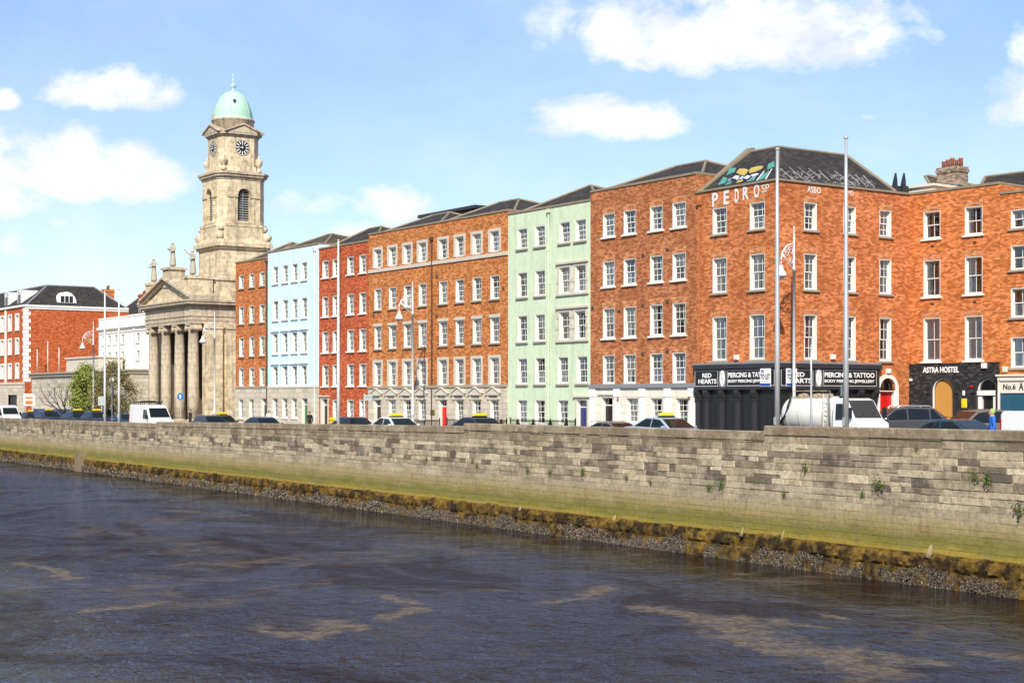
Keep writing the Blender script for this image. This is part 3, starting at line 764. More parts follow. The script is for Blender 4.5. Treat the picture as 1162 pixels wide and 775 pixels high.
roof_shape('graffiti_yellow', [g2(p) for p in ([(440,350),(475,310),(540,308),(575,325),(560,350),(530,388),(470,372)],[(575,335),(605,300),(690,280),(740,280),(725,310),(650,345),(590,360)],[(450,445),(515,428),(510,450),(440,465)])], YEL, TERR)
roof_shape('graffiti_outline', [g2(p) for p in ([(380,440),(400,370),(440,310),(560,290),(690,268),(770,262),(735,330),(680,400),(560,440),(440,450)],)], INK, TERR, .012)
roof_shape('graffiti_white', [g2(p) for p in ([(395,415),(430,388),(480,392),(450,425)],[(520,415),(560,385),(600,392),(560,425)],[(600,380),(670,362),(690,372),(620,400)],[(660,440),(745,335),(752,340),(668,445)],[(760,425),(830,310),(836,314),(768,430)],[(500,395),(515,392),(495,425),(485,424)])], PAINTW, TERR, .028)
roof_shape('graffiti_blue', [g2(p) for p in ([(430,425),(520,395),(540,412),(450,440)],[(350,430),(395,405),(375,440),(340,455)],[(590,420),(660,385),(650,410),(580,430)])], BLU, TERR, .024)
rg = random.Random(5)
def stroke(pts, w):
    l, r = [], []
    for i, p in enumerate(pts):
        a = Vector(pts[max(i-1,0)]); c = Vector(pts[min(i+1,len(pts)-1)]); d = (c-a).normalized(); n_ = Vector((-d.y, d.x))*w/2
        l.append(tuple(Vector(p)+n_)); r.append(tuple(Vector(p)-n_))
    return [[l[i], l[i+1], r[i+1], r[i]] for i in range(len(pts)-1)]
polys = []
def g3(x, y): return (880+x*.1291, 160+y*.1291)
for x0, y0 in ((40,245),(120,235),(200,237),(290,245),(380,262),(450,275),(520,270),(640,292),(700,300),(770,308)):
    x1, y1 = x0+rg.uniform(95,130), y0+rg.uniform(85,110)
    if x0 in (120,520): x1 += 70; y1 += 40
    polys += stroke([g3(x0,y0), g3((x0+x1)/2+rg.uniform(-6,6),(y0+y1)/2), g3(x1,y1)], rg.uniform(.5,1.1))
for k in range(110):
    x, y = rg.uniform(50,860), 0; y = 255+(x-50)*.085+rg.uniform(0,85)-(0 if x < 700 else 10); a = rg.uniform(0,PI); L_ = rg.uniform(10,26)
    polys += stroke([g3(x+L_*math.cos(a+t*.9), y+L_*.6*math.sin(a+t*.9)) for t in range(4)], rg.uniform(.35,.8))
roof_shape('graffiti_scrawl', polys, plain('worn_white_spray_paint', (.42,.40,.39), .8, var=.9, scale=5), SIDE, .02)
TOLET = root('letting_sign', 'white and blue to let board fixed across the corner of the tattoo shop', 'sign', (b['fr'].w(-.3,-.3).x, b['fr'].w(-.3,-.3).y, 0), TERR.a)
for xa, xb, Tt, xoff in ((X(868.5)-W+.3, X(881)-W+.25, lambda x,y,z: (x, y+.3, z), 0), (Q(886.5), Q(898.5), lambda x,y,z: (.3-y, x+.3, z), 1)):
    z0, z1 = TERR.z_at(882,438.5), TERR.z_at(882,418)
    m = MB(); m.add([Tt(x,y,z) for z in (z0,z1) for y in (-.40,-.36) for x in (xa,xb)], [(0,1,5,4),(1,3,7,5),(3,2,6,7),(2,0,4,6),(4,5,7,6),(1,0,2,3)]); bd = m.build('board', PAINTW, TOLET)
    m = MB(); m.quad(Tt(xa+.01,-.405,z0+.02),Tt(xb-.01,-.405,z0+.02),Tt(xb-.01,-.405,z0+.18),Tt(xa+.01,-.405,z0+.18)); m.build('blue_strip', plain('blue_sign_paint', (.03,.08,.32), .5), bd)
    text('lettering', 'TO LET', BLACK, bd, xa+.05, xb-.05, z1-.60, z1-.30, -.405, T=Tt, bold=.02)
    m = MB(); m.quad(Tt(xa+.08,-.405,z1-.24),Tt(xa+.3,-.405,z1-.24),Tt(xa+.3,-.405,z1-.06),Tt(xa+.08,-.405,z1-.06)); m.quad(Tt(xa+.1,-.406,z1-.72),Tt(xb-.1,-.406,z1-.72),Tt(xb-.1,-.406,z1-.69),Tt(xa+.1,-.406,z1-.69)); m.build('emblem', BLU, bd)

# ------------------------------------------------------------------ hostel
xh1 = HOST.s_at(1134.5)
b = house('hostel_house', 'orange brick hostel with black painted ground floor and tall timber filled arch', HOST, -.25, xh1, HOST.z_at(1085,215.5), 9, BRICK_H)
rg = random.Random(12)
rows(b, [1057.4,1104.8], [(239.7,270.9,{'cur':['none','drapes'],'ny':1}),(295,336.7,{'cur':['drapes','side']}),(360.7,410,{'cur':['net','net']})], 1057.4, 1.18, rng=rg, nx=2, ny=1, rev=.22, sill=SILLW, sur='arch', surmat=BRICK_A)
x = b['X'](1104.8); link('curtain', curtain_mesh(1.1, 1.5, 'drapes', CURT_M), b['root'], (x, .36, b['Z'](1104.8,266)))
zg = b['Z'](1083, 411.8)
# timber-filled arch and doorway
xa = b['X'](1070.5); wa = 1.45; za = b['Z'](1070.5,429)
xb2 = b['X'](1120.3); wb = 1.25; zb2 = b['Z'](1120.3,430)
b['ops'] += [(xa-wa/2, xa+wa/2, .25, za+.01), (xb2-wb/2, xb2+wb/2, .25, zb2+.01)]
close(b, ret=0.2)
fo = facing(b, zg, DKBRICK, .03, name='painted_ground_floor')
m = MB(); arch_fill(m, xa, wa, za-wa/2, za+.01, -.028, .15); arch_fill(m, xb2, wb, zb2-wb/2, zb2+.01, -.028, .15); m.build('arch_heads', DKBRICK, b['root'])
for xc, w_, z_ in ((xa,wa,za),(xb2,wb,zb2)):
    m = MB(); arch_band(m, xc, w_+.02, .25, z_-w_/2, .18, -.11, -.02); m.box(xc-w_/2-.30, xc-w_/2-.012, -.14, -.033, z_-w_/2-.16, z_-w_/2-.02); m.box(xc+w_/2+.012, xc+w_/2+.30, -.14, -.033, z_-w_/2-.16, z_-w_/2-.02)
    m.build('arch_moulding', CHAR, b['root'])
wood_m, nt_ = new_mat('varnished_timber'); n = NT(nt_)
x_, y_, z_ = n.sep(n.obj()); gr = n.noise(n.comb(n.m('MULTIPLY', x_, 9.0), 0.0, n.m('MULTIPLY', z_, .8)), 1.5, 4)
n.bsdf(n.mix(gr, (.48,.22,.05), (.62,.34,.10)), .3, coat=0) if False else n.bsdf(n.mix(gr, (.48,.21,.045), (.64,.34,.10)), .3)
m = MB(); m.box(xa-wa/2+.10, xa+wa/2-.08, .10, .14, .2, za-wa/2); arch_disc(m, xa+.01, wa-.18, za-wa/2, .10)
for k in range(1,3): m.box(xa-wa/2+.1+k*.42, xa-wa/2+.13+k*.42, .08, .098, .2, za-wa/2+.3)
m.box(xa-wa/2+.1, xa+wa/2-.08, .075, .098, 1.35, 1.42)
m.build('timber_infill', wood_m, b['root'])
m = MB(); arch_band(m, xa, wa-.10, .25, za-wa/2, .06, -.01, .12); m.build('arch_lining', WHITE, b['root'])
m = MB(); m.box(xb2-.36, xb2+.36, .18, .23, .2, zb2-wb/2-.30); dr = m.build('door', DARKD, b['root'])
m = MB(); m.box(xb2-.62, xb2-.37, .02, .2, .2, zb2-wb/2-.30); m.box(xb2+.37, xb2+.62, .02, .2, .2, zb2-wb/2-.30); m.box(xb2-.66, xb2+.66, -.06, .2, zb2-wb/2-.297, zb2-wb/2-.02); m.build('door_frame', WHITE, dr)
m = MB(); m.lathe([(.03,0),(.04,.05),(.02,.07)], 8); h = m.build('handle', GALV, dr, True, (xb2+.22,.18,1.2)); h.rotation_euler[0] = PI/2
m = MB(); arch_disc(m, xb2, wb-.1, zb2-wb/2, .15); m.build('fanlight', GLASS, b['root'])
m = MB(); arch_band(m, xb2, wb-.12, zb2-wb/2, zb2-wb/2+.01, .07, .02, .14); m.build('fanlight_frame', WHITE, b['root'])
text('lettering', 'ASTRA HOSTEL', PAINTW, b['root'], b['X'](1047.8), b['X'](1088.6), b['Z'](1068,423.0), b['Z'](1068,416.3), -.05, ext=.012, bold=.03)
small_box(b, 1094.6, 457.5, 'yellow_notice', YELLOW, .36, .52, .06, fr=HOST)
small_box(b, 1117.8, 415, 'alarm_box', WHITE, .32, .3, .16, fr=HOST); small_box(b, 1034.5, 431, 'alarm_box', WHITE, .16, .16, .14, fr=HOST)
small_box(b, 1094, 446, 'entry_phone', WHITE, .16, .28, .06, fr=HOST); small_box(b, 1102.8, 438.6, 'red_alarm', RED, .14, .14, .10, fr=HOST)
for px, py in ((1058,279.5),(1106,275.5),(1058,345),(1106,342.5)): small_box(b, px, py, 'air_vent', PIPE, .22, .14, .02, fr=HOST)
zA = HOST.z_at(1052,200.5,6)
add_roof(b, .2, 4.2, 3.0, 9.0, b['top']-.1, b['X'](1052,6)-.15, b['X'](1052,6)+.15, 6, zA, SLATE_B)
chimney(b, b['X'](1068.5,5), b['X'](1093,5), 4.5, 5.5, b['top']-.5, HOST.z_at(1081,190.5,5), CHIMB, 5)
x0_, x1_ = b['X'](1012,2), b['X'](1064,2); zq = HOST.z_at(1040,212,2); m = MB(); m.box(x0_,x1_,1.6,4.0,b['top'],zq-.14); m.box(x0_-.15,x1_+.15,1.45,4.2,zq-.137,zq); m.build('roof_hatch', CREAMW, b['root'])
# ---- shop house at the right edge
b = house('shop_house', 'orange brick house with cream and petrol blue shopfront beside the black hostel front', HOST, xh1+.01, xh1+9.5, HOST.z_at(1150,219.5), 9, BRICK_H, y0=.02)
rg = random.Random(13)
for i, (yt, yb) in enumerate(((238,259.5),(278.6,306.5),(327,360.5),(382.6,417.5))):
    for px in (1157.8, 1185): add_window(b, b['X'](px), b['Z'](1152,yb), b['Z'](1152,yt), 1.2, nx=2, ny=1, rng=rg, rev=.22, sill=SILL, curtain=['blind','none','half','side'][i])
zs0, zs1, zc = b['Z'](1140,446), b['Z'](1140,432.6), b['Z'](1140,427.5)
sf = link('shopfront', None, b['root'], (0,0,0))
m = MB(); m.box(.02, b['W']-.1, -.34, -.004, zs1+.003, zc); m.box(-.06, b['W'], -.42, -.004, zc+.003, zc+.12); m.box(.02, .14, -.3, -.004, -.5, zs1)
soften(m.build('cornice', CREAMW, sf), .02, 1)
m = MB(); m.box(.145, b['W']-.2, -.26, -.004, zs0, zs1); m.build('fascia', CREAMW, sf)
text('lettering', 'No.6', BLACK, sf, b['X'](1140.6)+.06, b['X'](1154.6)+.06, zs0+.20, zs1-.16, -.275, ext=.008, bold=.012)
text('lettering', 'A', BLACK, sf, b['X'](1158.4)+.06, b['X'](1163.5)+.06, zs0+.16, zs1-.08, -.275, ext=.008, bold=.012)
m = MB(); m.box(.145, b['W']-.2, -.2, -.004, -.5, zs0-.003)
for k in range(8): m.box(.25+k*.8, .85+k*.8, -.24, -.203, .5, zs0-.25)
m.build('panelling', TEALD, sf)
small_box(b, 1141.5, 419, 'alarm_box', CREAMW, .3, .3, .16, fr=HOST)
add_roof(b, -4.2, b['W'], 3.2, 10.5, b['top']+.2, b['X'](1118,7), b['X'](1118,7)+6, 7, HOST.z_at(1118,201.5,7), SLATE)
close(b, ret=0.2)
# ------------------------------------------------------------------ church
CH0 = -86.38
b = house('church', 'grey gold stone church with four column portico and domed clock tower', TERR, CH0, CH0+11.5, 12, 26, STONE)
r = b['root']; HWD = 5.75
m = MB()
for k, (e, z) in enumerate(((1.5,-.35),(1.15,-.2),(.8,-.05),(.45,.10))): m.box(-HWD-.2, HWD+.2, -e, 7.3, -1.2 if k == 0 else z-.147, z)
m.build('steps', STONE_DK, r)
zc0, zc1 = .1, 9.8
for x in (-5.05, -1.72, 1.72, 5.05):
    m = MB(); n_ = 20; prof = [(.56,.45),(.565,2.5),(.545,5),(.51,7.3),(.48,9.0),(.50,9.02),(.50,9.1)]
    m.lathe(prof, n_, 0, 0); col = m.build('column', STONE_DK, r, True, (x, .62, 0))
    m = MB(); m.box(-.70,.70,-.70,.70,.103,.25); m.lathe([(.68,.253),(.70,.32),(.62,.38),(.60,.40),(.62,.45),(.57,.452)], 20); m.build('column_base', STONE_DK, col)
    m = MB(); m.box(-.62,.62,-.60,.60,9.62,9.797); m.box(-.6,.6,-.5,.5,9.35,9.617); m.lathe([(.5,9.1),(.58,9.3),(.58,9.36)], 18)
    for sx in (-1,1):
        v0 = len(m.v); m.lathe([(.26,-.58),(.26,.58)], 14)
        for i in range(v0, len(m.v)):
            a, c, d = m.v[i]; m.v[i] = (sx*.58+a, d, 9.33+c)
        for q in (-1,1):
            v0 = len(m.v); m.lathe([(.13,.0),(.13,.05)], 10)
            for i in range(v0, len(m.v)):
                a, c, d = m.v[i]; m.v[i] = (sx*.58+a, q*.6+(d-.025), 9.33+c)
    m.build('capital', STONE_DK, col)
m = MB(); Y1 = 26
m.box(-HWD, HWD, 0, Y1, 9.8, 10.1); m.box(-HWD-.05, HWD+.05, -.05, Y1, 10.103, 10.5); m.box(-HWD-.12, HWD+.12, -.12, Y1, 10.503, 10.62)
m.box(-HWD-.02, HWD+.02, -.02, Y1, 10.623, 11.5)
m.box(-HWD-.22, HWD+.22, -.22, Y1, 11.503, 11.68); m.box(-HWD-.55, HWD+.55, -.55, Y1, 11.683, 11.92); m.box(-HWD-.65, HWD+.65, -.65, Y1, 11.923, 12.08)
x = -HWD-.3
m.build('entablature', STONE_DK, r)
m = MB(); k = 0
x = -HWD-.1
while x < HWD+.1: m.box(x, x+.16, -.42, -.221, 11.53, 11.68); x += .34
m.build('dentils', STONE_DK, r)
m = MB(); ap = 14.45
m.prism([(-HWD-.1,12.083),(HWD+.1,12.083),(0,ap-.35)], lambda a,c: (a,-.02,c), lambda a,c: (a,2.4,c)); ped = m.build('pediment', STONE, r)
m = MB()
for s in (-1,1):
    for o0, o1, pr in ((-.02,.22,.35),(.222,.42,.62)):
        pts = [(s*(HWD+.68), 12.085+o0), (s*(HWD+.68), 12.085+o1), (0.001*s, ap-.37+o1+.12), (0.001*s, ap-.37+o0+.12)]
        m.prism(pts if s > 0 else pts[::-1], lambda a,c: (a,-pr,c), lambda a,c: (a,2.5,c))
m.build('raking_cornice', STONE_DK, ped)
zsl, zsr = TERR.z_at(175,321.5,.6), TERR.z_at(219.6,313.5,.6)
m = MB(); m.box(-5.35,5.35,1.6,Y1,12.083,14.15); m.box(-5.5,5.5,1.45,Y1,14.153,14.4); m.box(-5.5,5.5,1.5,Y1,12.084,12.5)
m.box(4.35,5.65,-.05,2.4,12.1,zsr-.25); m.box(4.25,5.75,-.15,2.5,zsr-.247,zsr); m.box(-5.65,-4.35,-.05,2.4,12.1,zsl-.25); m.box(-5.75,-4.25,-.15,2.5,zsl-.247,zsl)
m.build('attic', STONE, r)
zp = TERR.z_at(197.7,304,.6)
m = MB(); m.box(-.80,.80,-.15,1.6,13.6,zp-.22); m.box(-.98,.98,-.33,1.75,zp-.217,zp); m.build('statue_plinth', STONE_DK, r)
m = MB()
for s in (-1,1):
    x0, x1 = sorted((s*5.72, s*5.2)); m.box(x0, x1, 1.5, Y1, -1, 9.797)
    for y, yw in ((1.52,1.75), (3.75,1.5), (8.5,1.3), (12.4,1.3), (16.3,1.3), (20.2,1.3)):
        x0, x1 = sorted((s*5.72, s*5.95)); m.box(min(s*5.721,s*6.10), max(s*5.721,s*6.10), y, y+yw, -1, 9.3); m.box(min(s*5.722,s*6.2), max(s*5.722,s*6.2), y-.06, y+yw+.06, 9.303, 9.796)
    m.box(min(s*5.721,s*6.05), max(s*5.721,s*6.05), 1.45, Y1, -1.0, 1.1)
ops = [(-1.1,1.1,.1,5.6),(-4.2,-3.0,.1,4.6),(3.0,4.2,.1,4.6)]
m2 = MB(); m2.panel(-5.19,5.19,-1,9.797,ops,7.4,.4); m2.box(-5.19,-5.12,1.52,7.39,.1,9.79); m2.box(5.12,5.19,1.52,7.39,.1,9.79); m2.quad((-5.1,1.5,9.79),(-5.1,7.4,9.79),(5.1,7.4,9.79),(5.1,1.5,9.79)); m2.build('portico_wall', STONE_SHADE, r); m.quad((-5.2,Y1,-1),(5.2,Y1,-1),(5.2,Y1,12),(-5.2,Y1,12))
m.build('wall', STONE, r)
for x, w_, h_ in ((0,2.2,5.5),(-3.6,1.2,4.5),(3.6,1.2,4.5)):
    m = MB(); m.box(x-w_/2,x+w_/2,7.72,7.78,.1,h_+.1); m.box(x-.02,x+.02,7.69,7.718,.1,h_)
    for k in range(4): m.box(x-w_/2+.12, x+w_/2-.12, 7.695, 7.717, .4+k*h_/4.2, .4+(k+.7)*h_/4.2)
    m.build('door', DARKD, r)
# --- tower
TX, TY = 0.0, 7.17
tw = link('tower', None, r, (TX, TY, 0))
m = MB()
m.cham(0,0,5.3,.02,12.1,17.6); m.cham(0,0,5.5,.02,12.1,12.9)
m.cham(0,0,5.7,.03,17.6,17.85); m.cham(0,0,6.15,.03,17.853,18.25); m.cham(0,0,5.95,.03,18.253,18.55,0,5.7)
m.build('tower_base', STONE, tw)
m = MB(); m.cham(0,0,5.5,.75,18.553,19.9); m.cham(0,0,5.6,.8,19.903,20.15); m.build('pedestal_stage', STONE, tw)
h2 = 2.6; c2 = .8
def faceT(k, h):
    c, s = (1,0,-1,0)[k], (0,1,0,-1)[k]
    return lambda x, y, z: (c*x-s*(-h+y), s*x+c*(-h+y), z)
m = MB(); aw, az0, azs = 1.35, 20.5, 23.1
for k in range(4):
    T = faceT(k, h2); a = h2-c2
    m.panel(-a, a, 20.15, 24.7, [(-aw/2,aw/2,az0,azs+aw/2)], 0, .5, 0, T); arch_fill(m, 0, aw, azs, azs+aw/2, 0, .5, T)
    m.quad(T(a,0,20.15), T(h2,c2,20.15), T(h2,c2,24.7), T(a,0,24.7))
m.add([(-h2+c2,-h2,24.7),(h2-c2,-h2,24.7),(h2,-h2+c2,24.7),(h2,h2-c2,24.7),(h2-c2,h2,24.7),(-h2+c2,h2,24.7),(-h2,h2-c2,24.7),(-h2,-h2+c2,24.7)], [tuple(range(8))])
m.build('belfry_stage', STONE, tw)
for k in range(4):
    T = faceT(k, h2)
    m = MB(); arch_band(m, 0, aw+.03, azs, azs+.001, .24, -.12, -.003, T)
    for s in (-1,1):
        vs = lambda x0,x1,y0,y1,z0,z1: [T(*p) for p in ((x0,y0,z0),(x1,y0,z0),(x1,y1,z0),(x0,y1,z0),(x0,y0,z1),(x1,y0,z1),(x1,y1,z1),(x0,y1,z1))]
        F8 = [(3,2,1,0),(4,5,6,7),(0,1,5,4),(1,2,6,5),(2,3,7,6),(3,0,4,7)]
        x0, x1 = sorted((s*.70, s*1.78)); m.add(vs(x0,x1,-.12,-.003,azs-.25,azs-.01), F8)
        x0, x1 = sorted((s*.95, s*1.15)); m.add(vs(x0,x1,-.06,-.003,20.3,azs-.26), F8)
    m.add(vs(-1.1,1.1,-.14,-.003,20.2,20.42), F8)
    for q in range(5): m.add(vs(-.62+q*.27,-.46+q*.27,-.10,-.003,19.4-.3,20.0-.05), F8) if False else None
    m.build('arch_moulding', STONE, tw)
    m = MB(); m.quad(T(-aw/2,.46,az0),T(aw/2,.46,az0),T(aw/2,.46,azs+aw/2),T(-aw/2,.46,azs+aw/2), 0)
    for q in range(13):
        z = az0+.12+q*.24
        m.add([T(-aw/2,.30,z),T(aw/2,.30,z),T(aw/2,.45,z+.14),T(-aw/2,.45,z+.14)], [(0,1,2,3)], 1)
    m.add(vs(-.04,.04,.22,.30,az0,azs+.62), F8, 1); m.add(vs(-aw/2,aw/2,.22,.295,azs-.04,azs+.04), F8, 1)
    m.build('louvre_window', [plain('louvre_dark', (.03,.03,.032), .7), plain('louvre_lead', (.26,.265,.27), .6)], tw)
    # corner scroll buttress on the pedestal stage
    sc = MB()
    for i, (rr, zz) in enumerate(((.62,18.9),(.42,19.75))):
        v0 = len(sc.v); sc.lathe([(rr,-.28),(rr,.28)], 14)
        for j in range(v0, len(sc.v)):
            a_, c_, d_ = sc.v[j]; sc.v[j] = (a_-i*.22, d_, zz+c_*.75)
    o = sc.build('corner_scroll', STONE, tw, True, (2.45*(1 if k in (0,1) else -1), -2.45*(1 if k in (0,3) else -1), 0)); o.rotation_euler[2] = (-PI/4, PI/4, 3*PI/4, -3*PI/4)[k]
m = MB()
m.cham(0,0,5.35,.8,24.703,24.95); m.cham(0,0,5.75,.85,24.953,25.2); m.cham(0,0,6.0,.88,25.203,25.42); m.cham(0,0,5.3,.8,25.423,25.6,0,4.8)
m.build('belfry_cornice', STONE_DK, tw)
h3 = 2.2; m = MB(); m.cham(0,0,4.7,.9,25.5,26.1); m.cham(0,0,4.4,.88,26.103,29.1); m.build('clock_stage', STONE, tw)
m = MB(); m.cham(0,0,4.6,.9,29.103,29.3); m.cham(0,0,5.0,.95,29.303,29.52)
for k in range(4):
    T = faceT(k, 2.52); pts = [(-1.75,29.5),(1.75,29.5),(0,30.25)]; n_ = 3
    vs_ = [T(x,0.0,z) for x,z in pts]+[T(x,.9,z) for x,z in pts]; m.add(vs_, [(0,1,2),(5,4,3),(0,3,4,1),(1,4,5,2),(2,5,3,0)])
    pts = [(-1.95,29.52),(0,30.3),(0,30.46),(-1.95,29.68)]; vs_ = [T(x,-.14,z) for x,z in pts]+[T(x,.9,z) for x,z in pts]
    m.add(vs_, [(0,1,2,3),(7,6,5,4),(0,4,5,1),(1,5,6,2),(2,6,7,3),(3,7,4,0)])
    pts = [(1.95,29.52),(1.95,29.68),(0.002,30.46),(0.002,30.3)]; vs_ = [T(x,-.14,z) for x,z in pts]+[T(x,.9,z) for x,z in pts]
    m.add(vs_, [(0,1,2,3),(7,6,5,4),(0,4,5,1),(1,5,6,2),(2,6,7,3),(3,7,4,0)])
m.build('clock_cornice', STONE_DK, tw)
for k in range(4):
    T = faceT(k, h3); ck = MB(); zc = 28.0; N = 28
    def ring(r0, r1, y, mi):
        for i in range(N):
            a0, a1 = 2*PI*i/N, 2*PI*(i+1)/N
            ck.quad(T(r0*math.cos(a0),y,zc+r0*math.sin(a0)),T(r1*math.cos(a0),y,zc+r1*math.sin(a0)),T(r1*math.cos(a1),y,zc+r1*math.sin(a1)),T(r0*math.cos(a1),y,zc+r0*math.sin(a1)),mi)
    ring(0.001,.74,-.03,0); ring(.72,.84,-.06,2)
    for i in range(12):
        a = PI/6*i; d = Vector((math.sin(a), math.cos(a))); e = Vector((d.y,-d.x)); r0, r1, hw = .38, .68, .062
        ck.quad(*[T(p.x,-.045,zc+p.y) for p in (d*r0-e*hw*.7, d*r0+e*hw*.7, d*r1+e*hw, d*r1-e*hw)][::-1], 1)
    co = ck.build('clock_face', [BLACK, PAINTW, STONE_DK], tw)
    hm = MB()
    for ang, ln, hw in ((R(-88),.40,.05),(R(2),.62,.035)):
        d = Vector((math.sin(ang), math.cos(ang))); e = Vector((d.y,-d.x))
        hm.quad(*[T(p.x,-.06,zc+p.y) for p in (d*-.1-e*hw, d*-.1+e*hw, d*ln+e*hw*.4, d*ln-e*hw*.4)][::-1])
    hm.build('clock_hands', PAINTW, co)
    m = MB(); xq = (2.35 if k in (0,1) else -2.35); yq = (-2.35 if k in (0,3) else 2.35); q = .83
    m.lathe([(.30,25.6),(.30,25.9),(.14,25.95),(.16,26.1),(.36,26.4),(.40,26.7),(.30,26.95),(.12,27.05),(.10,27.2),(.02,27.3)], 12, xq*q, yq*q); m.build('urn', STONE, tw, True)
m = MB(); m.lathe([(2.12,29.5),(2.12,30.85),(2.22,30.9),(2.22,31.05),(2.0,31.1)], 40); m.build('drum', STONE_DK, tw, True)
m = MB(); prof = []
for k in range(15):
    t = k/14*PI/2; prof.append((max(.18,1.98*math.cos(t)**.92), 31.05+3.0*math.sin(t)))
m.lathe([(2.05,30.98)]+prof, 40); dm = m.build('dome', COPPER, tw, True); shade_by_angle(dm, 50)
m = MB()
for k in range(12):
    a = 2*PI*k/12; m.tube([(math.cos(a)*p[0]*1.005, math.sin(a)*p[0]*1.005, p[1]+.01) for p in prof[:-1]], .022, 4)
m.build('dome_seams', COPPER, dm)
m = MB(); m.box(-.3,.3,-.1,.2,0,.55); m.build('dome_hatch', plain('tan_flashing', (.45,.33,.17), .8), dm, False, (-.75,-1.9,31.05)).rotation_euler[2] = R(-20)
m = MB(); m.box(-.2,.2,-.12,.12,0,.35); m.build('dome_vent', plain('louvre_dark', (.03,.03,.032), .7), dm, False, (1.45,-.55,32.6))
m = MB(); m.lathe([(.30,34.0),(.22,34.15),(.12,34.25),(.12,34.4),(.28,34.55),(.28,34.7),(.10,34.85),(.08,35.1),(.14,35.2),(.05,35.3),(.04,35.9)], 14); m.tube([(-.25,0,35.55),(.25,0,35.55)], .04, 6); m.build('finial', COPPER, tw, True)

# statues standing on the portico
def skin_mesh(name, pts, edges, radii, mats, sub=2, rootv=0):
    me = bpy.data.meshes.new(name+'_tmp'); me.from_pydata(pts, edges, []); o = bpy.data.objects.new(name+'_tmp', me); COL.objects.link(o)
    o.modifiers.new('s', 'SKIN'); s2 = o.modifiers.new('d', 'SUBSURF'); s2.levels = sub; s2.render_levels = sub
    sv = me.skin_vertices[0].data
    for i, rr in enumerate(radii): sv[i].radius = rr if isinstance(rr, tuple) else (rr, rr)
    sv[rootv].use_root = True
    dg = bpy.context.evaluated_depsgraph_get(); dg.update()
    out = bpy.data.meshes.new_from_object(o.evaluated_get(dg)); bpy.data.objects.remove(o); bpy.data.meshes.remove(me)
    out.name = name; out.materials.clear()
    for k in mats: out.materials.append(k)
    out.polygons.foreach_set('use_smooth', [True]*len(out.polygons)); return out
def figure(h, robe=False, arm_l=(-.30,-.05,.86), hand_l=(-.26,-.18,.62), arm_r=(.30,-.05,.86), hand_r=(.26,-.18,.62), stride=.0):
    """skeleton of a standing figure of unit proportions scaled to h: points, edges, radii"""
    P = [(0,0,.52),(0,-.0,.62),(0,0,.74),(0,0,.82),(0,-.005,.87),(0,-.015,.915),(0,-.012,.965)]
    Rr = [(.10,.075),(.088,.068),(.105,.07),(.075,.06),(.032,.035),(.052,.06),(.045,.052)]
    E = [(0,1),(1,2),(2,3),(3,4),(4,5),(5,6)]
    for s, el, ha in ((-1,arm_l,hand_l),(1,arm_r,hand_r)):
        i = len(P); P += [(s*.115,0,.80),(s*.15,.01,.64) if not robe else el,(s*.15,-.05,.50) if not robe else ha,((s*.15,-.06,.45) if not robe else tuple(Vector(ha)+Vector((0,-.03,.04))))]
        Rr += [.042,.032,.026,.022]; E += [(3,i),(i,i+1),(i+1,i+2),(i+2,i+3)]
    if robe:
        i = len(P); P += [(0,0,.34),(0,0,.14),(0,0,.01)]; Rr += [(.12,.09),(.135,.105),(.145,.115)]; E += [(0,i),(i,i+1),(i+1,i+2)]
    else:
        for s in (-1,1):
            i = len(P); f = s*stride; P += [(s*.055,0,.48),(s*.06,-f*.4-.01,.27),(s*.062,-f*.6+.02,.05),(s*.065,-f*.6-.09,.018)]
            Rr += [.062,.043,.03,.024]; E += [(0,i),(i,i+1),(i+1,i+2),(i+2,i+3)]
    return [tuple(c*h for c in p) for p in P], E, [tuple(k*h for k in q) if isinstance(q, tuple) else q*h for q in Rr]
STATUE = plain('statue_limestone', (.55,.48,.37), .9, var=.5, scale=4)
for px, py, kw, lab in ((175.2,321.5,dict(hand_r=(.05,-.14,.70)),'robed stone statue on the left corner of the church portico'),
                        (197.7,304,dict(hand_l=(-.05,-.13,.72)),'robed stone statue on the plinth above the pediment point'),
                        (219.6,313.3,dict(arm_l=(-.24,-.04,.86),hand_l=(-.34,-.10,1.0)),'stone statue with one arm raised on the right corner of the portico')):
    x = CH0+(-5.0 if px < 190 else 5.0 if px > 210 else 0); p = TERR.w(x, .6); z = zsl if px < 190 else zsr
    if 190 < px < 210: z = zp
    P_, E_, R_ = figure(2.45, True, **{**dict(arm_l=(-.145,.0,.64), hand_l=(-.07,-.13,.60), arm_r=(.145,.0,.64), hand_r=(.07,-.13,.62)), **kw})
    me = skin_mesh('statue_body', P_, E_, R_, [STATUE])
    t = root('statue', lab, 'statue', (p.x, p.y, z), TERR.a, 'statues on the church portico')
    fg = link('figure', me, t, (0,0,.10)); fg.scale = (1.3,1.3,1.03); m = MB(); m.box(-.45,.45,-.4,.4,0,.12); m.build('plinth', STONE_DK, t)

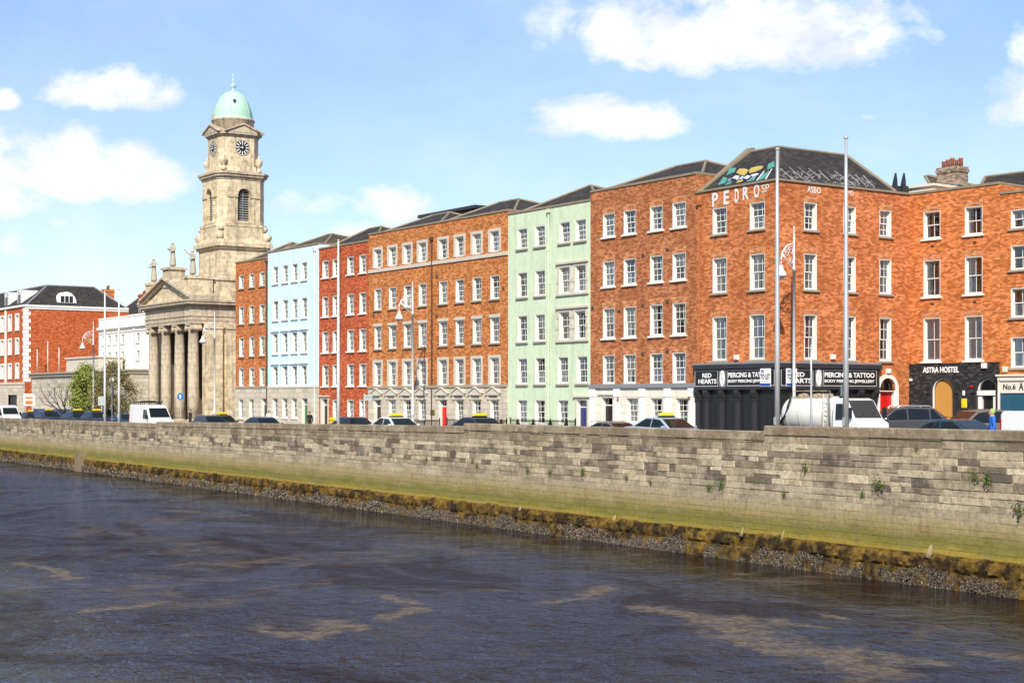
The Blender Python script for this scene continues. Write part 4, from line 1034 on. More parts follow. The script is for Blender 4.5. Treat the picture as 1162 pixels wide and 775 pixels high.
# ------------------------------------------------------------------ white house left of the church
xa, xb = TERR.s_at(112,4), -93.75
b = house('rendered_house', 'white rendered house left of the church with three rows of small windows', TERR, xa, xb, TERR.z_at(112,363.5,4), 10, WHITE_R, y0=4.0)
rg = random.Random(21)
for yt, yb in ((381,391.5),(400,410.5),(409.5+1,420.5)):
    for px in (117.5,124,131.5,139,156.5):
        if yt > 405 and px > 150: continue
        add_window(b, b['X'](px), b['Z'](117.5,yb), b['Z'](117.5,yt), 1.0, nx=2, rng=rg, sill=SILLW, curtain='net', rev=.14)
for px in (152.5, 157): add_window(b, b['X'](px), b['Z'](156,457), b['Z'](156,441), 1.2, nx=2, rng=rg, sill=SILLW)
zc = b['Z'](112,375); course(b, zc, zc+.28, WHITE_R, .28, name='cornice'); course(b, zc-.5, zc-.42, BAND, .08)
close(b, WHITE_R); downpipe(b, b['X'](153), -.5, zc-.4, WPOLE)
# slate roofed house behind it
xa, xb = TERR.s_at(126,17), TERR.s_at(172,17)
b = house('brick_house', 'red brick house with slate roof and small white dormer behind the white house', TERR, xa, xb, TERR.z_at(150,358,17), 9, BRICK_O, y0=17.0)
add_roof(b, .1, b['W']-.1, .1, 8.9, b['top']+.02, -.0+.4, b['W']-.4, 4.5, TERR.z_at(140,338,21.5), SLATE)
xq = b['X'](155.6); z0 = b['Z'](155.6,358.5)+.2
m = MB(); m.box(xq-.75,xq+.75,.5,3,z0,z0+1.35); dmr = m.build('dormer', WHITE, b['root'])
m = MB(); m.prism([(xq-1.0,z0+1.353),(xq+1.0,z0+1.353),(xq,z0+2.1)], lambda a,c: (a,.3,c), lambda a,c: (a,3.4,c)); m.build('dormer_gable', WHITE, dmr)
m = MB(); m.quad((xq-.5,.49,z0+.2),(xq+.5,.49,z0+.2),(xq+.5,.49,z0+1.2),(xq-.5,.49,z0+1.2)); m.box(xq-.03,xq+.03,.46,.488,z0+.2,z0+1.2,1); m.box(xq-.5,xq+.5,.462,.486,z0+.67,z0+.73,1); m.build('dormer_window', [CARGLASS, WHITE], dmr)
close(b, BAND, ret=.1)
chimney(b, .3, 1.6, 3.8, 5.2, b['top'], b['top']+3.4, BRICK_O, 3); chimney(b, b['W']*.5, b['W']*.5+1.2, 3.8, 5.2, b['top'], b['top']+3.2, BRICK_O, 3)

# ------------------------------------------------------------------ red brick hotel at the far left
xr = TERR.s_at(28); b = house('brick_hotel', 'large red orange brick block with white quoins and slate mansard roof', TERR, xr-34, xr, TERR.z_at(28,348), 13.5, BRICK_O)
W = b['W']; rg = random.Random(22); zt = b['top']
for yt, yb in ((357.5,374.5),(385,401.5),(413.5,429)):
    for px in (19.6,11.4,2.6,-6,-15,-23): add_window(b, b['X'](px), b['Z'](19.6,yb), b['Z'](19.6,yt), 1.25, nx=2, rng=rg, sill=SILLW, curtain='net', sur='frame', surmat=WHITE_R)
zg = b['Z'](19,436.5)
xg = b['X'](14.5); b['ops'].append((xg-1.9, xg+1.9, -.4, b['Z'](14.5,448)))
close(b, None); facing(b, zg, GRANITE, .08); course(b, zg+.003, zg+.3, BAND, .16)
m = MB(); m.box(xg-1.9,xg+1.9,.2,.3,-.4,b['Z'](14.5,448)); m.build('garage_door', CHAR, b['root'])
m = MB(); m.box(-.1, W+.2, -.2, -.003, zt+.003, zt+.26); m.box(W+.003, W+.2, .0, 13.4, zt+.003, zt+.258); m.box(W+.002, W+.1, -.002, 13.4, zt-.25, zt); m.build('cornice', WHITE_R, b['root'])
m = MB(); z = zg+.35; k = 0
while z < zt-.5:
    L_ = .75 if k % 2 else .5
    m.box(W-L_, W+.05, -.05, -.003, z, z+.42); m.box(W+.003, W+.05, -.002, .5 if k % 2 else .75, z, z+.42); z += .46; k += 1
m.build('quoins', WHITE_R, b['root'])
m = MB(); x = b['X'](6.5); m.box(x-.35,x+.35,-.06,-.003,zg,zt); m.build('pier_strip', WHITE_R, b['root'])
m = MB(); zr = TERR.z_at(46,326,4.5); I = 4.2
m.add([(0,.1,zt+.1),(W,.1,zt+.1),(W,13.4,zt+.1),(0,13.4,zt+.1),(0,I,zr),(W-I,I,zr),(W-I,13.4-3,zr),(0,13.4-3,zr)], [(0,1,5,4),(1,2,6,5),(2,3,7,6),(4,5,6,7),(3,0,4,7)])
rf = m.build('roof', SLATE, b['root'])
m = MB(); m.tube([(W,.1,zt+.12),(W-I,I,zr+.02),(0,I,zr+.02)], .12, 6); m.tube([(W-I,I,zr+.02),(W-I,10.4,zr+.02),(W,13.4,zt+.12)], .12, 6); m.build('ridge_tiles', LEAD, rf)
for px in (24.5, 10.0):
    x = b['X'](px,1.2); z0 = zt+.35; m = MB(); m.panel(x-.8,x+.8,z0,z0+2.0,[],.9); m.box(x-.8,x+.8,.9,3.5,z0,z0+1.3); v0=len(m.v); m.prism([(x+.8*math.cos(PI*k/10), z0+1.303+.75*math.sin(PI*k/10)) for k in range(11)], lambda a,c: (a,.9,c), lambda a,c: (a,3.5,c)); d = m.build('dormer', WHITE_R, b['root'])
    m = MB(); m.quad((x-.4,.89,z0+.2),(x+.4,.89,z0+.2),(x+.4,.89,z0+1.4),(x-.4,.89,z0+1.4)); m.build('pane', CARGLASS, d)
# lunette dormer on the side slope
y = TERR.s_at(76) ; rr_ = (76-CX)/FOC
fr2 = Frame(*TERR.w(xr), R(34.74)); y = fr2.s_at(76, .9); zl = fr2.z_at(76, 345, .9); m = MB(); Tt = lambda x, d, z: (W-d, x, z)
m.prism([(y+1.25*math.cos(PI*k/14), zl+1.55*math.sin(PI*k/14)) for k in range(15)], lambda a,c: Tt(a,.9,c), lambda a,c: Tt(a,4.0,c)); dl = m.build('lunette_dormer', WHITE_R, b['root'])
m = MB()
for k in range(3):
    q = y-.80+k*.56; m.add([Tt(q,.89,zl+.2),Tt(q+.46,.89,zl+.2),Tt(q+.46,.89,zl+1.0),Tt(q,.89,zl+1.0)], [(0,1,2,3)])
m.build('pane', CARGLASS, dl)
chimney(b, W-4.8, W-3.9, 11.6, 13.0, zt, TERR.z_at(110,330,12), BRICK_1, 2)
# ------------------------------------------------------------------ low granite pavilion in front of it
xa, xb = TERR.s_at(36,-.5), -95.2
b = house('granite_pavilion', 'low granite building with deep cornice below the big red brick wall', TERR, xa, xb, TERR.z_at(60,424.5,-.5), 4.2, GRANITE, y0=-.5)
close(b, None)
m = MB(); t = b['top']; m.box(-.35, b['W']+.2, -.4, 4.3, t+.003, t+.2); m.box(-.2, b['W']+.1, -.25, 4.25, t-.3, t); m.build('cornice', SILL, b['root'])
x0, x1 = b['X'](78,1.5), b['X'](114,1.5); zb = TERR.z_at(95,405,1)
m = MB(); m.box(x0, x1, 1.2, 4.1, t+.2, zb-.2); m.box(x0-.15, x1+.15, 1.05, 4.2, zb-.197, zb); m.build('roof_block', BAND, b['root'])
FLAGS = [(42.3,397.5),(54.2,388.5),(67,395.5)]
for px, py in FLAGS:
    p = TERR.w(TERR.s_at(px,1.0),1.0); z1 = TERR.z_at(px,py,1.0)
    rt = root('flagpole', {42.3:'leftmost white flagpole on the roof of the low granite building',54.2:'tallest of the three white flagpoles on the low granite building',67:'rightmost white flagpole on the roof of the low granite building'}[px], 'flagpole', (p.x,p.y,b['top']+.2), 0, 'flagpoles on the granite building')
    m = MB(); m.tube([(0,0,.15),(0,0,z1-b['top']-.3)], [.07,.05], 8); m.build('pole', WPOLE, rt, True)
    m = MB(); m.lathe([(.03,0),(.1,.06),(.1,.12),(.02,.2)], 8); m.build('truck_cap', WPOLE, rt, True, (0,0,z1-b['top']-.3)); m = MB(); m.box(-.15,.15,-.15,.15,0,.15); m.build('base', LEAD, rt)
# ------------------------------------------------------------------ ground, river, quay wall
def strip(name, fr, x0, x1, y0, y1, lift, mat, kerb=None, step=6.0):
    m = MB(); n_ = max(2, int((x1-x0)/step)); vs = []
    for k in range(n_+1):
        x = x0+(x1-x0)*k/n_
        for y in (y0, y1):
            p = fr.w(x, y); vs.append((p.x, p.y, gz(p)+lift))
    m.add(vs, [(2*k, 2*k+2, 2*k+3, 2*k+1) for k in range(n_)])
    if kerb is not None:                                    # vertical kerb face on side y0 or y1
        b_ = len(m.v); idx = 0 if kerb == y0 else 1
        m.add([(vs[2*k+idx][0], vs[2*k+idx][1], vs[2*k+idx][2]-(0 if q == 0 else .16)) for k in range(n_+1) for q in (0,1)], [(2*k,2*k+1,2*k+3,2*k+2) for k in range(n_)])
    return tag(m.build(name, mat), kind='structure')
am, nt_ = new_mat('asphalt'); n = NT(nt_); g_ = n.noise(n.obj(), .8, 6, .7)
n.bsdf(n.mix(g_, (.045,.045,.047), (.075,.073,.07)), .85); ASPH = am
PAVE = ashlar('paving_slabs', (.34,.32,.29), .9, .6, .35, .3, .15, .1)
m = MB(); xs = [-2500,-200,-130,-60,-15,0,20,2500]; vs = []
for x in xs:
    for y in (.47, 60, 2500): p = WALL.w(x, y); vs.append((p.x, p.y, gz(p)))
m.add(vs, [(3*i+j, 3*i+3+j, 3*i+4+j, 3*i+1+j) for i in range(len(xs)-1) for j in (0,1)])
tag(m.build('ground', ASPH), kind='structure')
strip('pavement', WALL, -240, 45, .475, 2.6, .12, PAVE, 2.6)
strip('pavement', TERR, -160, 1.5, -3.2, .3, .121, PAVE, -3.2)
LINE = plain('road_paint', (.75,.75,.72), .7, var=.3)
m = MB(); k = -200
while k < 30:
    for off in (-8.2,):
        q = [TERR.w(k,off-.06), TERR.w(k+2.5,off-.06), TERR.w(k+2.5,off+.06), TERR.w(k,off+.06)]; m.add([(p.x,p.y,gz(p)+.005) for p in q], [(0,1,2,3)])
    k += 6
tag(m.build('road_markings', LINE), kind='structure')

WZ = -3.95
def px_water(px, py):
    Y = (EYE-WZ)*FOC/(py-HZ); return ((px-CX)/FOC*Y, Y)
wm, nt_ = new_mat('river_water'); n = NT(nt_); o = n.obj(); x_, y_, z_ = n.sep(o)
warp = n.n('ShaderNodeTexNoise', {'Vector': o, 'Scale': .22, 'Detail': 5.0, 'Roughness': .65})
wv = n.n('ShaderNodeVectorMath', {0: n.n('ShaderNodeVectorMath', {0: warp.outputs[1], 1: (.5,.5,.5)}, operation='SUBTRACT').outputs[0], 3: 5.0}, operation='SCALE').outputs[0]
pos = n.n('ShaderNodeVectorMath', {0: o, 1: wv}, operation='ADD').outputs[0]
FOAM = [((745,688),(800,700),.8),((800,700),(850,722),.9),((850,722),(930,742),.9),((930,742),(985,765),1.0),((860,700),(915,712),.5),((905,742),(975,738),.6),
        ((640,684),(690,668),.45),((1000,745),(1045,750),.6),((1120,742),(1150,745),.6),((350,722),(388,706),.5),((440,700),(470,690),.45),((445,675),(478,684),.4),((120,690),(180,684),.5),((290,712),(350,722),.35),((905,690),(960,700),.35),((20,640),(90,655),.4)]
best = None
for a, c, w_ in FOAM:
    a = Vector(px_water(*a)); c = Vector(px_water(*c)); d = c-a; L2 = d.length_squared
    px_ = n.m('SUBTRACT', n.sep(pos)[0], a.x); py_ = n.m('SUBTRACT', n.sep(pos)[1], a.y)
    t = n.m('DIVIDE', n.m('ADD', n.m('MULTIPLY', px_, d.x), n.m('MULTIPLY', py_, d.y)), L2, clamp=True)
    dx = n.m('SUBTRACT', px_, n.m('MULTIPLY', t, d.x)); dy = n.m('SUBTRACT', py_, n.m('MULTIPLY', t, d.y))
    ds = n.m('SUBTRACT', 1.0, n.m('DIVIDE', n.m('SQRT', n.m('ADD', n.m('MULTIPLY', dx, dx), n.m('MULTIPLY', dy, dy))), w_*1.5))
    best = ds if best is None else n.m('MAXIMUM', best, ds)
fz = n.noise(o, 1.3, 6, .7); 
foam = n.ramp(n.m('ADD', best, n.m('MULTIPLY', n.m('SUBTRACT', fz, .5), 3.4)), [(.15, 0.0), (.80, 1.0)])
# thin scum drifting over the river
sc1 = n.noise(pos, .10, 6, .62, 1.2); sc2 = n.noise(o, .9, 5, .7)
scum = n.m('MULTIPLY', n.ramp(sc1, [(.535, 0.0), (.60, 1.0)]), n.ramp(sc2, [(.42, 0.0), (.62, 1.0)]))
foam = n.m('MULTIPLY', foam, n.ramp(n.noise(o, 5.0, 4, .7), [(.34, .25), (.60, 1.0)]))
foam = n.m('MAXIMUM', n.m('MULTIPLY', foam, .60), n.m('MULTIPLY', scum, .30))
rip = n.noise(n.comb(n.m('MULTIPLY', x_, 1.0), n.m('MULTIPLY', y_, .75), 0.0), 1.35, 5, .60, .4)
rip3 = n.noise(o, 3.4, 4, .6)
rip2 = n.noise(n.comb(n.m('ADD', n.m('MULTIPLY', x_, .55), n.m('MULTIPLY', y_, .25)), n.m('SUBTRACT', n.m('MULTIPLY', y_, 1.0), n.m('MULTIPLY', x_, .4)), 3.0), .55, 3, .5)
calm = n.ramp(n.noise(pos, .06, 3, .5), [(.35, .45), (.62, 1.0)])
dist = n.m('SUBTRACT', 0.0, n.m('ADD', n.m('MULTIPLY', n.m('SUBTRACT', x_, WALL.o.x), WALL.v.x), n.m('MULTIPLY', n.m('SUBTRACT', y_, WALL.o.y), WALL.v.y)))   # metres out from the wall
shel = n.m('DIVIDE', n.m('SUBTRACT', n.m('ADD', dist, n.m('MULTIPLY', n.m('SUBTRACT', sc1, .5), 12.0)), 1.0), 17.0, clamp=True)      # sheltered water under the wall
calm = n.m('MULTIPLY', calm, n.m('ADD', .05, n.m('MULTIPLY', n.m('POWER', shel, 1.5), .95)))
slick = n.ramp(n.noise(n.comb(n.m('ADD', n.m('MULTIPLY', x_, .16), n.m('MULTIPLY', y_, .03)), n.m('MULTIPLY', y_, .10), 2.0), 1.0, 6, .68, .8), [(.40, .10), (.74, 1.0)])
hgt = n.m('MULTIPLY', n.m('ADD', n.m('ADD', n.m('MULTIPLY', rip3, .42), n.m('MULTIPLY', rip, .72)), n.m('MULTIPLY', rip2, .70)), calm)
nrm = n.bump(hgt, 1.0, 1.3)
base = n.mix(foam, (.019,.009,.005), (.33,.24,.14))
body = n.n('ShaderNodeBsdfDiffuse', {'Color': base})
gl_ = n.n('ShaderNodeBsdfGlossy', {'Color': (.70,.80,1.0), 'Roughness': .02, 'Normal': nrm})
fr = n.n('ShaderNodeFresnel', {'IOR': 1.33, 'Normal': nrm}).outputs[0]
# wave slopes hide the grazing part of every ripple, so the mirror term levels off
fr = n.m('MINIMUM', n.m('MULTIPLY', n.m('POWER', fr, 1.6), n.m('ADD', .22, n.m('MULTIPLY', slick, .95))), .55)
n.out(n.n('ShaderNodeMixShader', {0: n.m('MULTIPLY', fr, n.m('SUBTRACT', 1.0, n.m('MULTIPLY', foam, .75))), 1: body.outputs[0], 2: gl_.outputs[0]}).outputs[0])
m = MB(); q = [WALL.w(-700,.1), WALL.w(300,.1), WALL.w(300,-46), WALL.w(-700,-46)]
m.add([(p.x,p.y,WZ) for p in q][::-1], [(3,2,1,0)]); tag(m.build('river', wm), kind='structure')
m = MB(); q = [WALL.w(-700,-46), WALL.w(300,-46), WALL.w(300,-400), WALL.w(-700,-400)]
vs = [(p.x,p.y,z) for z in (-5,.6) for p in q]; m.add(vs, [(0,1,5,4),(4,5,6,7)]); tag(m.build('near_quay', ASPH), kind='structure')
m = MB(); q = [WALL.w(-700,.1), WALL.w(300,.1), WALL.w(300,-46), WALL.w(-700,-46)]
m.add([(p.x,p.y,-5.0) for p in q], [(0,1,2,3)]); tag(m.build('river_bed', plain('river_mud', (.05,.04,.025), .9)), kind='structure')

def wall_mat(name, mode):
    mt, nt_ = new_mat(name); n = NT(nt_); o = n.obj(); x_, y_, z_ = n.sep(o); z_ = n.m('SUBTRACT', z_, 3.95)
    at = n.n('ShaderNodeAttribute', attribute_name='stone')
    gr = n.noise(o, 5.5, 6, .7); gl = n.noise(o, .9, 5, .65)
    c = n.mix(n.m('MULTIPLY', n.ramp(gr, [(.36, 1.0), (.56, 0.0)]), .60), at.outputs[0], (.14,.105,.07))
    c = n.mix(n.m('MULTIPLY', n.ramp(gl, [(.48, 0.0), (.62, 1.0)]), .5), c, (.62,.51,.36))
    gd = n.noise(n.comb(x_, y_, n.m('MULTIPLY', z_, 2.0)), .55, 5, .7)
    c = n.mix(n.m('MULTIPLY', n.ramp(gd, [(.49, 0.0), (.66, 1.0)]), .6), c, (.15,.115,.075))
    if mode == 'face':
        wob = n.noise(n.comb(n.m('MULTIPLY', x_, .5), 0.0, n.m('MULTIPLY', z_, 1.0)), 1.0, 5, .65)
        zz = n.m('ADD', z_, n.m('MULTIPLY', n.m('SUBTRACT', wob, .5), .75))
        dr = n.noise(n.comb(n.m('MULTIPLY', x_, 3.0), 0.0, n.m('MULTIPLY', z_, .3)), 1.0, 4, .6)
        f = n.m('DIVIDE', n.m('ADD', zz, 2.95), 1.55, clamp=True)      # 0 at -2.95, 1 at -1.4
        tide = n.ramp(f, [(0.0,(.36,.23,.02)),(.09,(.38,.28,.025)),(.20,(.225,.200,.016)),(.38,(.195,.180,.026)),(.52,(.34,.265,.085)),(.72,(.43,.33,.155)),(1.0,(.48,.38,.24))])
        tide = n.mix(n.m('MULTIPLY', n.ramp(dr, [(.5, 0.0), (.7, 1.0)]), .4), tide, (.20,.15,.07))
        tide = n.mix(n.m('MULTIPLY', n.ramp(gr, [(.40, 1.0), (.60, 0.0)]), .3), tide, (.12,.10,.04))
        k = n.ramp(n.m('DIVIDE', n.m('ADD', zz, 2.0), .9, clamp=True), [(.15, .88), (.95, 0.0)])
        c = n.mix(k, c, tide)
    if mode == 'base':
        a = n.noise(o, 1.6, 6, .7); d = n.noise(o, 4.0, 5, .7)
        c = n.mix(n.ramp(a, [(.44, 0.0), (.62, 1.0)]), (.030,.018,.007), (.22,.125,.022))
        c = n.mix(n.m('MULTIPLY', n.ramp(d, [(.55, 0.0), (.72, 1.0)]), .7), c, (.14,.13,.02))
        top = n.ramp(n.m('DIVIDE', n.m('ADD', n.m('ADD', z_, 3.35), n.m('MULTIPLY', n.m('SUBTRACT', a, .5), .5)), .6, clamp=True), [(.62, 0.0), (1.0, 1.0)])
        c = n.mix(n.m('MULTIPLY', top, .6), c, (.26,.165,.022))
    n.bsdf(c, .88, spec=.25, normal=n.bump(n.m('ADD', gr, n.m('MULTIPLY', gl, .5)), .55, .04)); return mt
WFACE, WCOPE, WBASE = wall_mat('quay_stone', 'face'), wall_mat('coping_granite', 'cope'), wall_mat('seaweed_stone', 'base')
rg = random.Random(42)
sx = [WALL.s_at(p) for p in (178, 527, 868)]
SEG = [(-240, sx[0], .30, .50), (sx[0], sx[1], .63, .97), (sx[1], sx[2], 1.12, 1.10), (sx[2], 45, 1.32, 1.38)]
def top_at(x):
    for a, c, z0, z1 in SEG:
        if a <= x <= c: return z0+(z1-z0)*(x-a)/(c-a)
    return 1.3
pw = WALL.w(0, 0)
QW = root('quay_wall', 'long stone river wall of mixed grey and beige blocks with green tide line', 'wall', (pw.x, pw.y, WZ), WALL.a)
QO = -WZ
def block(m, x0, x1, z0, z1, d, col, z0b=None, z1b=None, inset=.012, back=.02):
    z0b = z0 if z0b is None else z0b; z1b = z1 if z1b is None else z1b
    j = [rg.uniform(-.008,.008) for _ in range(8)]
    vs = [(x0,back,z0),(x1,back,z0b),(x1,back,z1b),(x0,back,z1),
          (x0+inset+j[0],-d,z0+inset+j[1]),(x1-inset+j[2],-d,z0b+inset+j[3]),(x1-inset+j[4],-d+j[6],z1b-inset+j[5]),(x0+inset,-d+j[7],z1-inset)]
    m.add([(a, b_, c+QO) for a, b_, c in vs], [(4,5,6,7),(0,1,5,4),(1,2,6,5),(2,3,7,6),(3,0,4,7)]); m.col += [col]*8
def tone(z, top):
    if z > top-.95: c = rg.choice([(.29,.225,.145),(.33,.26,.17),(.24,.185,.12),(.38,.30,.20),(.28,.22,.15)])
    elif z > -1.0: c = rg.choice([(.58,.47,.32),(.66,.55,.38),(.50,.40,.27),(.25,.20,.14),(.15,.12,.088),(.40,.32,.21),(.62,.49,.31),(.19,.15,.11),(.46,.37,.25),(.32,.255,.175),(.54,.43,.29),(.13,.105,.08)])
    else: c = rg.choice([(.48,.39,.26),(.54,.44,.29),(.40,.325,.22),(.34,.275,.19),(.56,.46,.31)])
    k = rg.uniform(.82,1.15); return tuple(q*k for q in c)
face = MB(); cope = MB()
for a, c, za, zb in SEG:
    x = a
    while x < c-.01:
        L_ = min(rg.uniform(1.0,1.7), c-x)
        if c-x-L_ < .4: L_ = c-x
        z0, z1 = top_at(x+.001), top_at(x+L_-.001); k = rg.uniform(.85,1.12); cl = tuple(q*k for q in (.31,.24,.155)); d = .05; ch = .34; e = .006
        vs = [(x+e,-d,z0-ch),(x+L_-e,-d,z1-ch),(x+L_-e,.47,z1-ch),(x+e,.47,z0-ch),(x+e,-d,z0-.03),(x+L_-e,-d,z1-.03),(x+L_-e,.47,z1-.03),(x+e,.47,z0-.03),(x+e+.02,-d+.03,z0),(x+L_-e-.02,-d+.03,z1),(x+L_-e-.02,.44,z1),(x+e+.02,.44,z0)]
        cope.add([(p,q,r_+QO) for p,q,r_ in vs], [(3,2,1,0),(0,1,5,4),(1,2,6,5),(2,3,7,6),(3,0,4,7),(4,5,9,8),(5,6,10,9),(6,7,11,10),(7,4,8,11),(8,9,10,11)]); cope.col += [cl]*12
        x += L_
zc = -2.95; courses = []
while zc < 1.4: h = rg.uniform(.20,.33); courses.append((zc, zc+h)); zc += h
for z0, z1 in courses:
    x = -240
    while x < 45:
        L_ = rg.choice([rg.uniform(.35,.7), rg.uniform(.6,1.1), rg.uniform(.9,1.7)])
        t0, t1 = top_at(x+.01)-.342, top_at(min(x+L_,44.9))-.342; tt = min(t0, t1) if abs(t0-t1) > .1 else None
        ya, yb = min(z1, t0 if tt is None else tt), min(z1, t1 if tt is None else tt)
        if tt is not None and z1 > tt:                       # at a step in the wall top: split at the step
            s_ = min(sx, key=lambda q: abs(q-x-L_/2)); 
            if s_-x > .05: block(face, x, s_, z0, min(z1, t0), rg.uniform(0,.03), tone(z0,t0), inset=.012) if min(z1,t0)-z0 > .05 else None
            if x+L_-s_ > .05: block(face, s_, x+L_, z0, min(z1, t1), rg.uniform(0,.03), tone(z0,t1), inset=.012) if min(z1,t1)-z0 > .05 else None
        elif ya-z0 > .05 and yb-z0 > .05:
            flat = z0 < -1.35
            if rg.random() < .10 and z1-z0 > .26 and not flat:   # a pair of thin stones instead of one
                zm = z0+(ya-z0)*rg.uniform(.4,.6); block(face, x, x+L_, z0, zm, rg.uniform(0,.03), tone(z0,t0+.34)); block(face, x, x+L_, zm, ya, rg.uniform(0,.03), tone(z0,t0+.34), None, yb)
            else: block(face, x, x+L_, z0, ya, rg.uniform(0,.012 if flat else .035), tone(z0, t0+.34), None, yb, inset=.006 if flat else .018)
        x += L_
k0 = len(face.v)
for a, c, za, zb in SEG:
    face.add([(a,.012,-2.9+QO),(c,.012,-2.9+QO),(c,.012,zb-.342+QO),(a,.012,za-.342+QO)], [(0,1,2,3)]); face.col += [(.55,.46,.33)]*4
    face.add([(a,.46,-1.2+QO),(c,.46,-1.2+QO),(c,.46,zb-.342+QO),(a,.46,za-.342+QO)], [(3,2,1,0)]); face.col += [(.3,.26,.2)]*4
face.build('stone_face', WFACE, QW); cope.build('coping', WCOPE, QW)
base = MB(); x = -240
while x < 45:
    L_ = rg.uniform(.45,1.25); fine = x > -95
    for z0, z1, dd in ((-4.9,-3.42,.34),(-3.41,-2.93,.27)):
        if dd < .3 and rg.random() < .16: continue
        z1 += rg.uniform(-.10,.10) if dd < .3 else 0; nx = max(2, int(L_/.16)) if fine else 1; nz = 4 if fine else 1
        d = dd+rg.uniform(-.05,.04); g_ = rg.uniform(.005,.03); vs = []; fs = []
        for i in range(nx+1):
            for j in range(nz+2):
                xx = x+g_+(L_-2*g_)*i/nx; e = .035 if fine else 0
                if j <= nz: zz = max(z0,-4.3)+(z1-max(z0,-4.3))*j/nz; yy = -d+rg.uniform(-e,e)+(.05 if j in (0,nz) and fine else 0); zz += rg.uniform(-e,e)
                else: zz = z1+rg.uniform(-.02,.05); yy = .02
                vs.append((xx, yy, zz+QO))
        w_ = nz+2
        for i in range(nx):
            for j in range(nz+1): fs.append((i*w_+j, (i+1)*w_+j, (i+1)*w_+j+1, i*w_+j+1))
        n0 = len(vs); vs += [(x+g_,.02,max(z0,-4.3)+QO),(x+L_-g_,.02,max(z0,-4.3)+QO)]
        fs.append(tuple([n0]+list(range(0,w_)))[::1]); fs.append(tuple([n0+1]+[nx*w_+j for j in range(w_-1,-1,-1)]))
        base.add(vs, fs)
    x += L_
base.quad((-240,-.03,-4.6+QO),(45,-.03,-4.6+QO),(45,-.03,-2.88+QO),(-240,-.03,-2.88+QO)); base.quad((-240,-.03,-2.88+QO),(45,-.03,-2.88+QO),(45,.02,-2.88+QO),(-240,.02,-2.88+QO))
base.col = [(.2,.15,.08)]*len(base.v); base.build('tidal_base', WBASE, QW)
mm = MB()
def mussels(xa, xb, dens, s0, s1):
    for _ in range(int((xb-xa)*.75*dens)):
        x = rg.uniform(xa, xb); lim = -3.47+.14*math.sin(x*.9)+.10*math.sin(x*2.3+1)+.06*math.sin(x*6.1)
        z = rg.uniform(-4.1, lim); s = rg.uniform(s0, s1)*(1 if z < lim-.1 else .75); L_ = s*rg.uniform(1.2,2.2)
        y = -.33-.06*max(0,(lim-z))*rg.uniform(.2,1.1); a = rg.uniform(-.7,.7); ca, sa = math.cos(a), math.sin(a); tl = rg.uniform(-.5,.5)
        P = [(s*.5,0,0),(-s*.5,0,0),(0,s*.6,0),(0,-s*.75,0),(0,-tl*s,L_*.5),(0,tl*s,-L_*.5)]
        mm.add([(x+p*ca+r_*sa, y+q, z-p*sa+r_*ca+QO) for p,q,r_ in P], [(0,2,4),(2,1,4),(1,3,4),(3,0,4),(2,0,5),(1,2,5),(3,1,5),(0,3,5)])
mussels(-10, 13.5, 620, .032, .068); mussels(-32, -10, 330, .042, .085); mussels(-75, -32, 110, .075, .13); mussels(-240, -75, 40, .11, .2)
ms, nt_ = new_mat('mussel_shell'); n = NT(nt_)
gi = n.n('ShaderNodeNewGeometry').outputs['Random Per Island']
n.bsdf(n.ramp(gi, [(0.0,(.025,.019,.012)),(.5,(.060,.044,.028)),(.85,(.12,.09,.058)),(1.0,(.24,.185,.12))]), .55, spec=.4)
tag(mm.build('mussel_crust', ms, QW), kind='stuff')
# a masonry pier at the far end and pale cones standing for dropping stains along the ledge
xp = WALL.s_at(96); m = MB(); m.box(xp-.55, xp+.55, -.75, .0, 0, QO-2.35); m.build('buttress', plain('buttress_stone', (.30,.23,.14), .9, var=.6), QW)
for px, h, w_ in ((593,.18,.10),(700,.22,.12),(845,.26,.09),(891,.34,.07),(1058,.36,.17)):
    x = WALL.s_at(px); m = MB(); m.tube([(x-.02,-.16,-3.0+QO),(x+.01,-.13,-2.95+h*.45+QO),(x+.02,-.06,-2.92+h+QO)], [w_,w_*.7,w_*.2], 7); m.build('drip_cone', plain('pale_drip', (.34,.27,.13), .9, var=.4), QW, True)

# ------------------------------------------------------------------ plants on the wall
leafm, nt_ = new_mat('leaf_green'); n = NT(nt_); gi = n.n('ShaderNodeNewGeometry').outputs['Random Per Island']
bb = n.bsdf(n.ramp(gi, [(0.0,(.05,.09,.012)),(.5,(.10,.15,.022)),(1.0,(.19,.22,.04))]), .6)
def leaf(m, p, s, rg, up=0.0):
    d = Vector((rg.gauss(0,1), rg.gauss(0,1), rg.gauss(up,1))).normalized(); a = d.cross(Vector((rg.gauss(0,1),rg.gauss(0,1),rg.gauss(0,1)))).normalized(); p = Vector(p)
    m.add([p-d*s*.5, p+a*s*.32+d*s*.05, p+d*s*.6, p-a*s*.32+d*s*.05], [(0,1,2,3)])
tufts = []
for v in range(3):
    m = MB(); r2 = random.Random(50+v)
    for _ in range(90): leaf(m, (r2.gauss(0,.10), -abs(r2.gauss(.06,.05)), r2.gauss(0,.13)-.04), r2.uniform(.05,.10), r2)
    tufts.append(m.mesh('leaves', leafm))
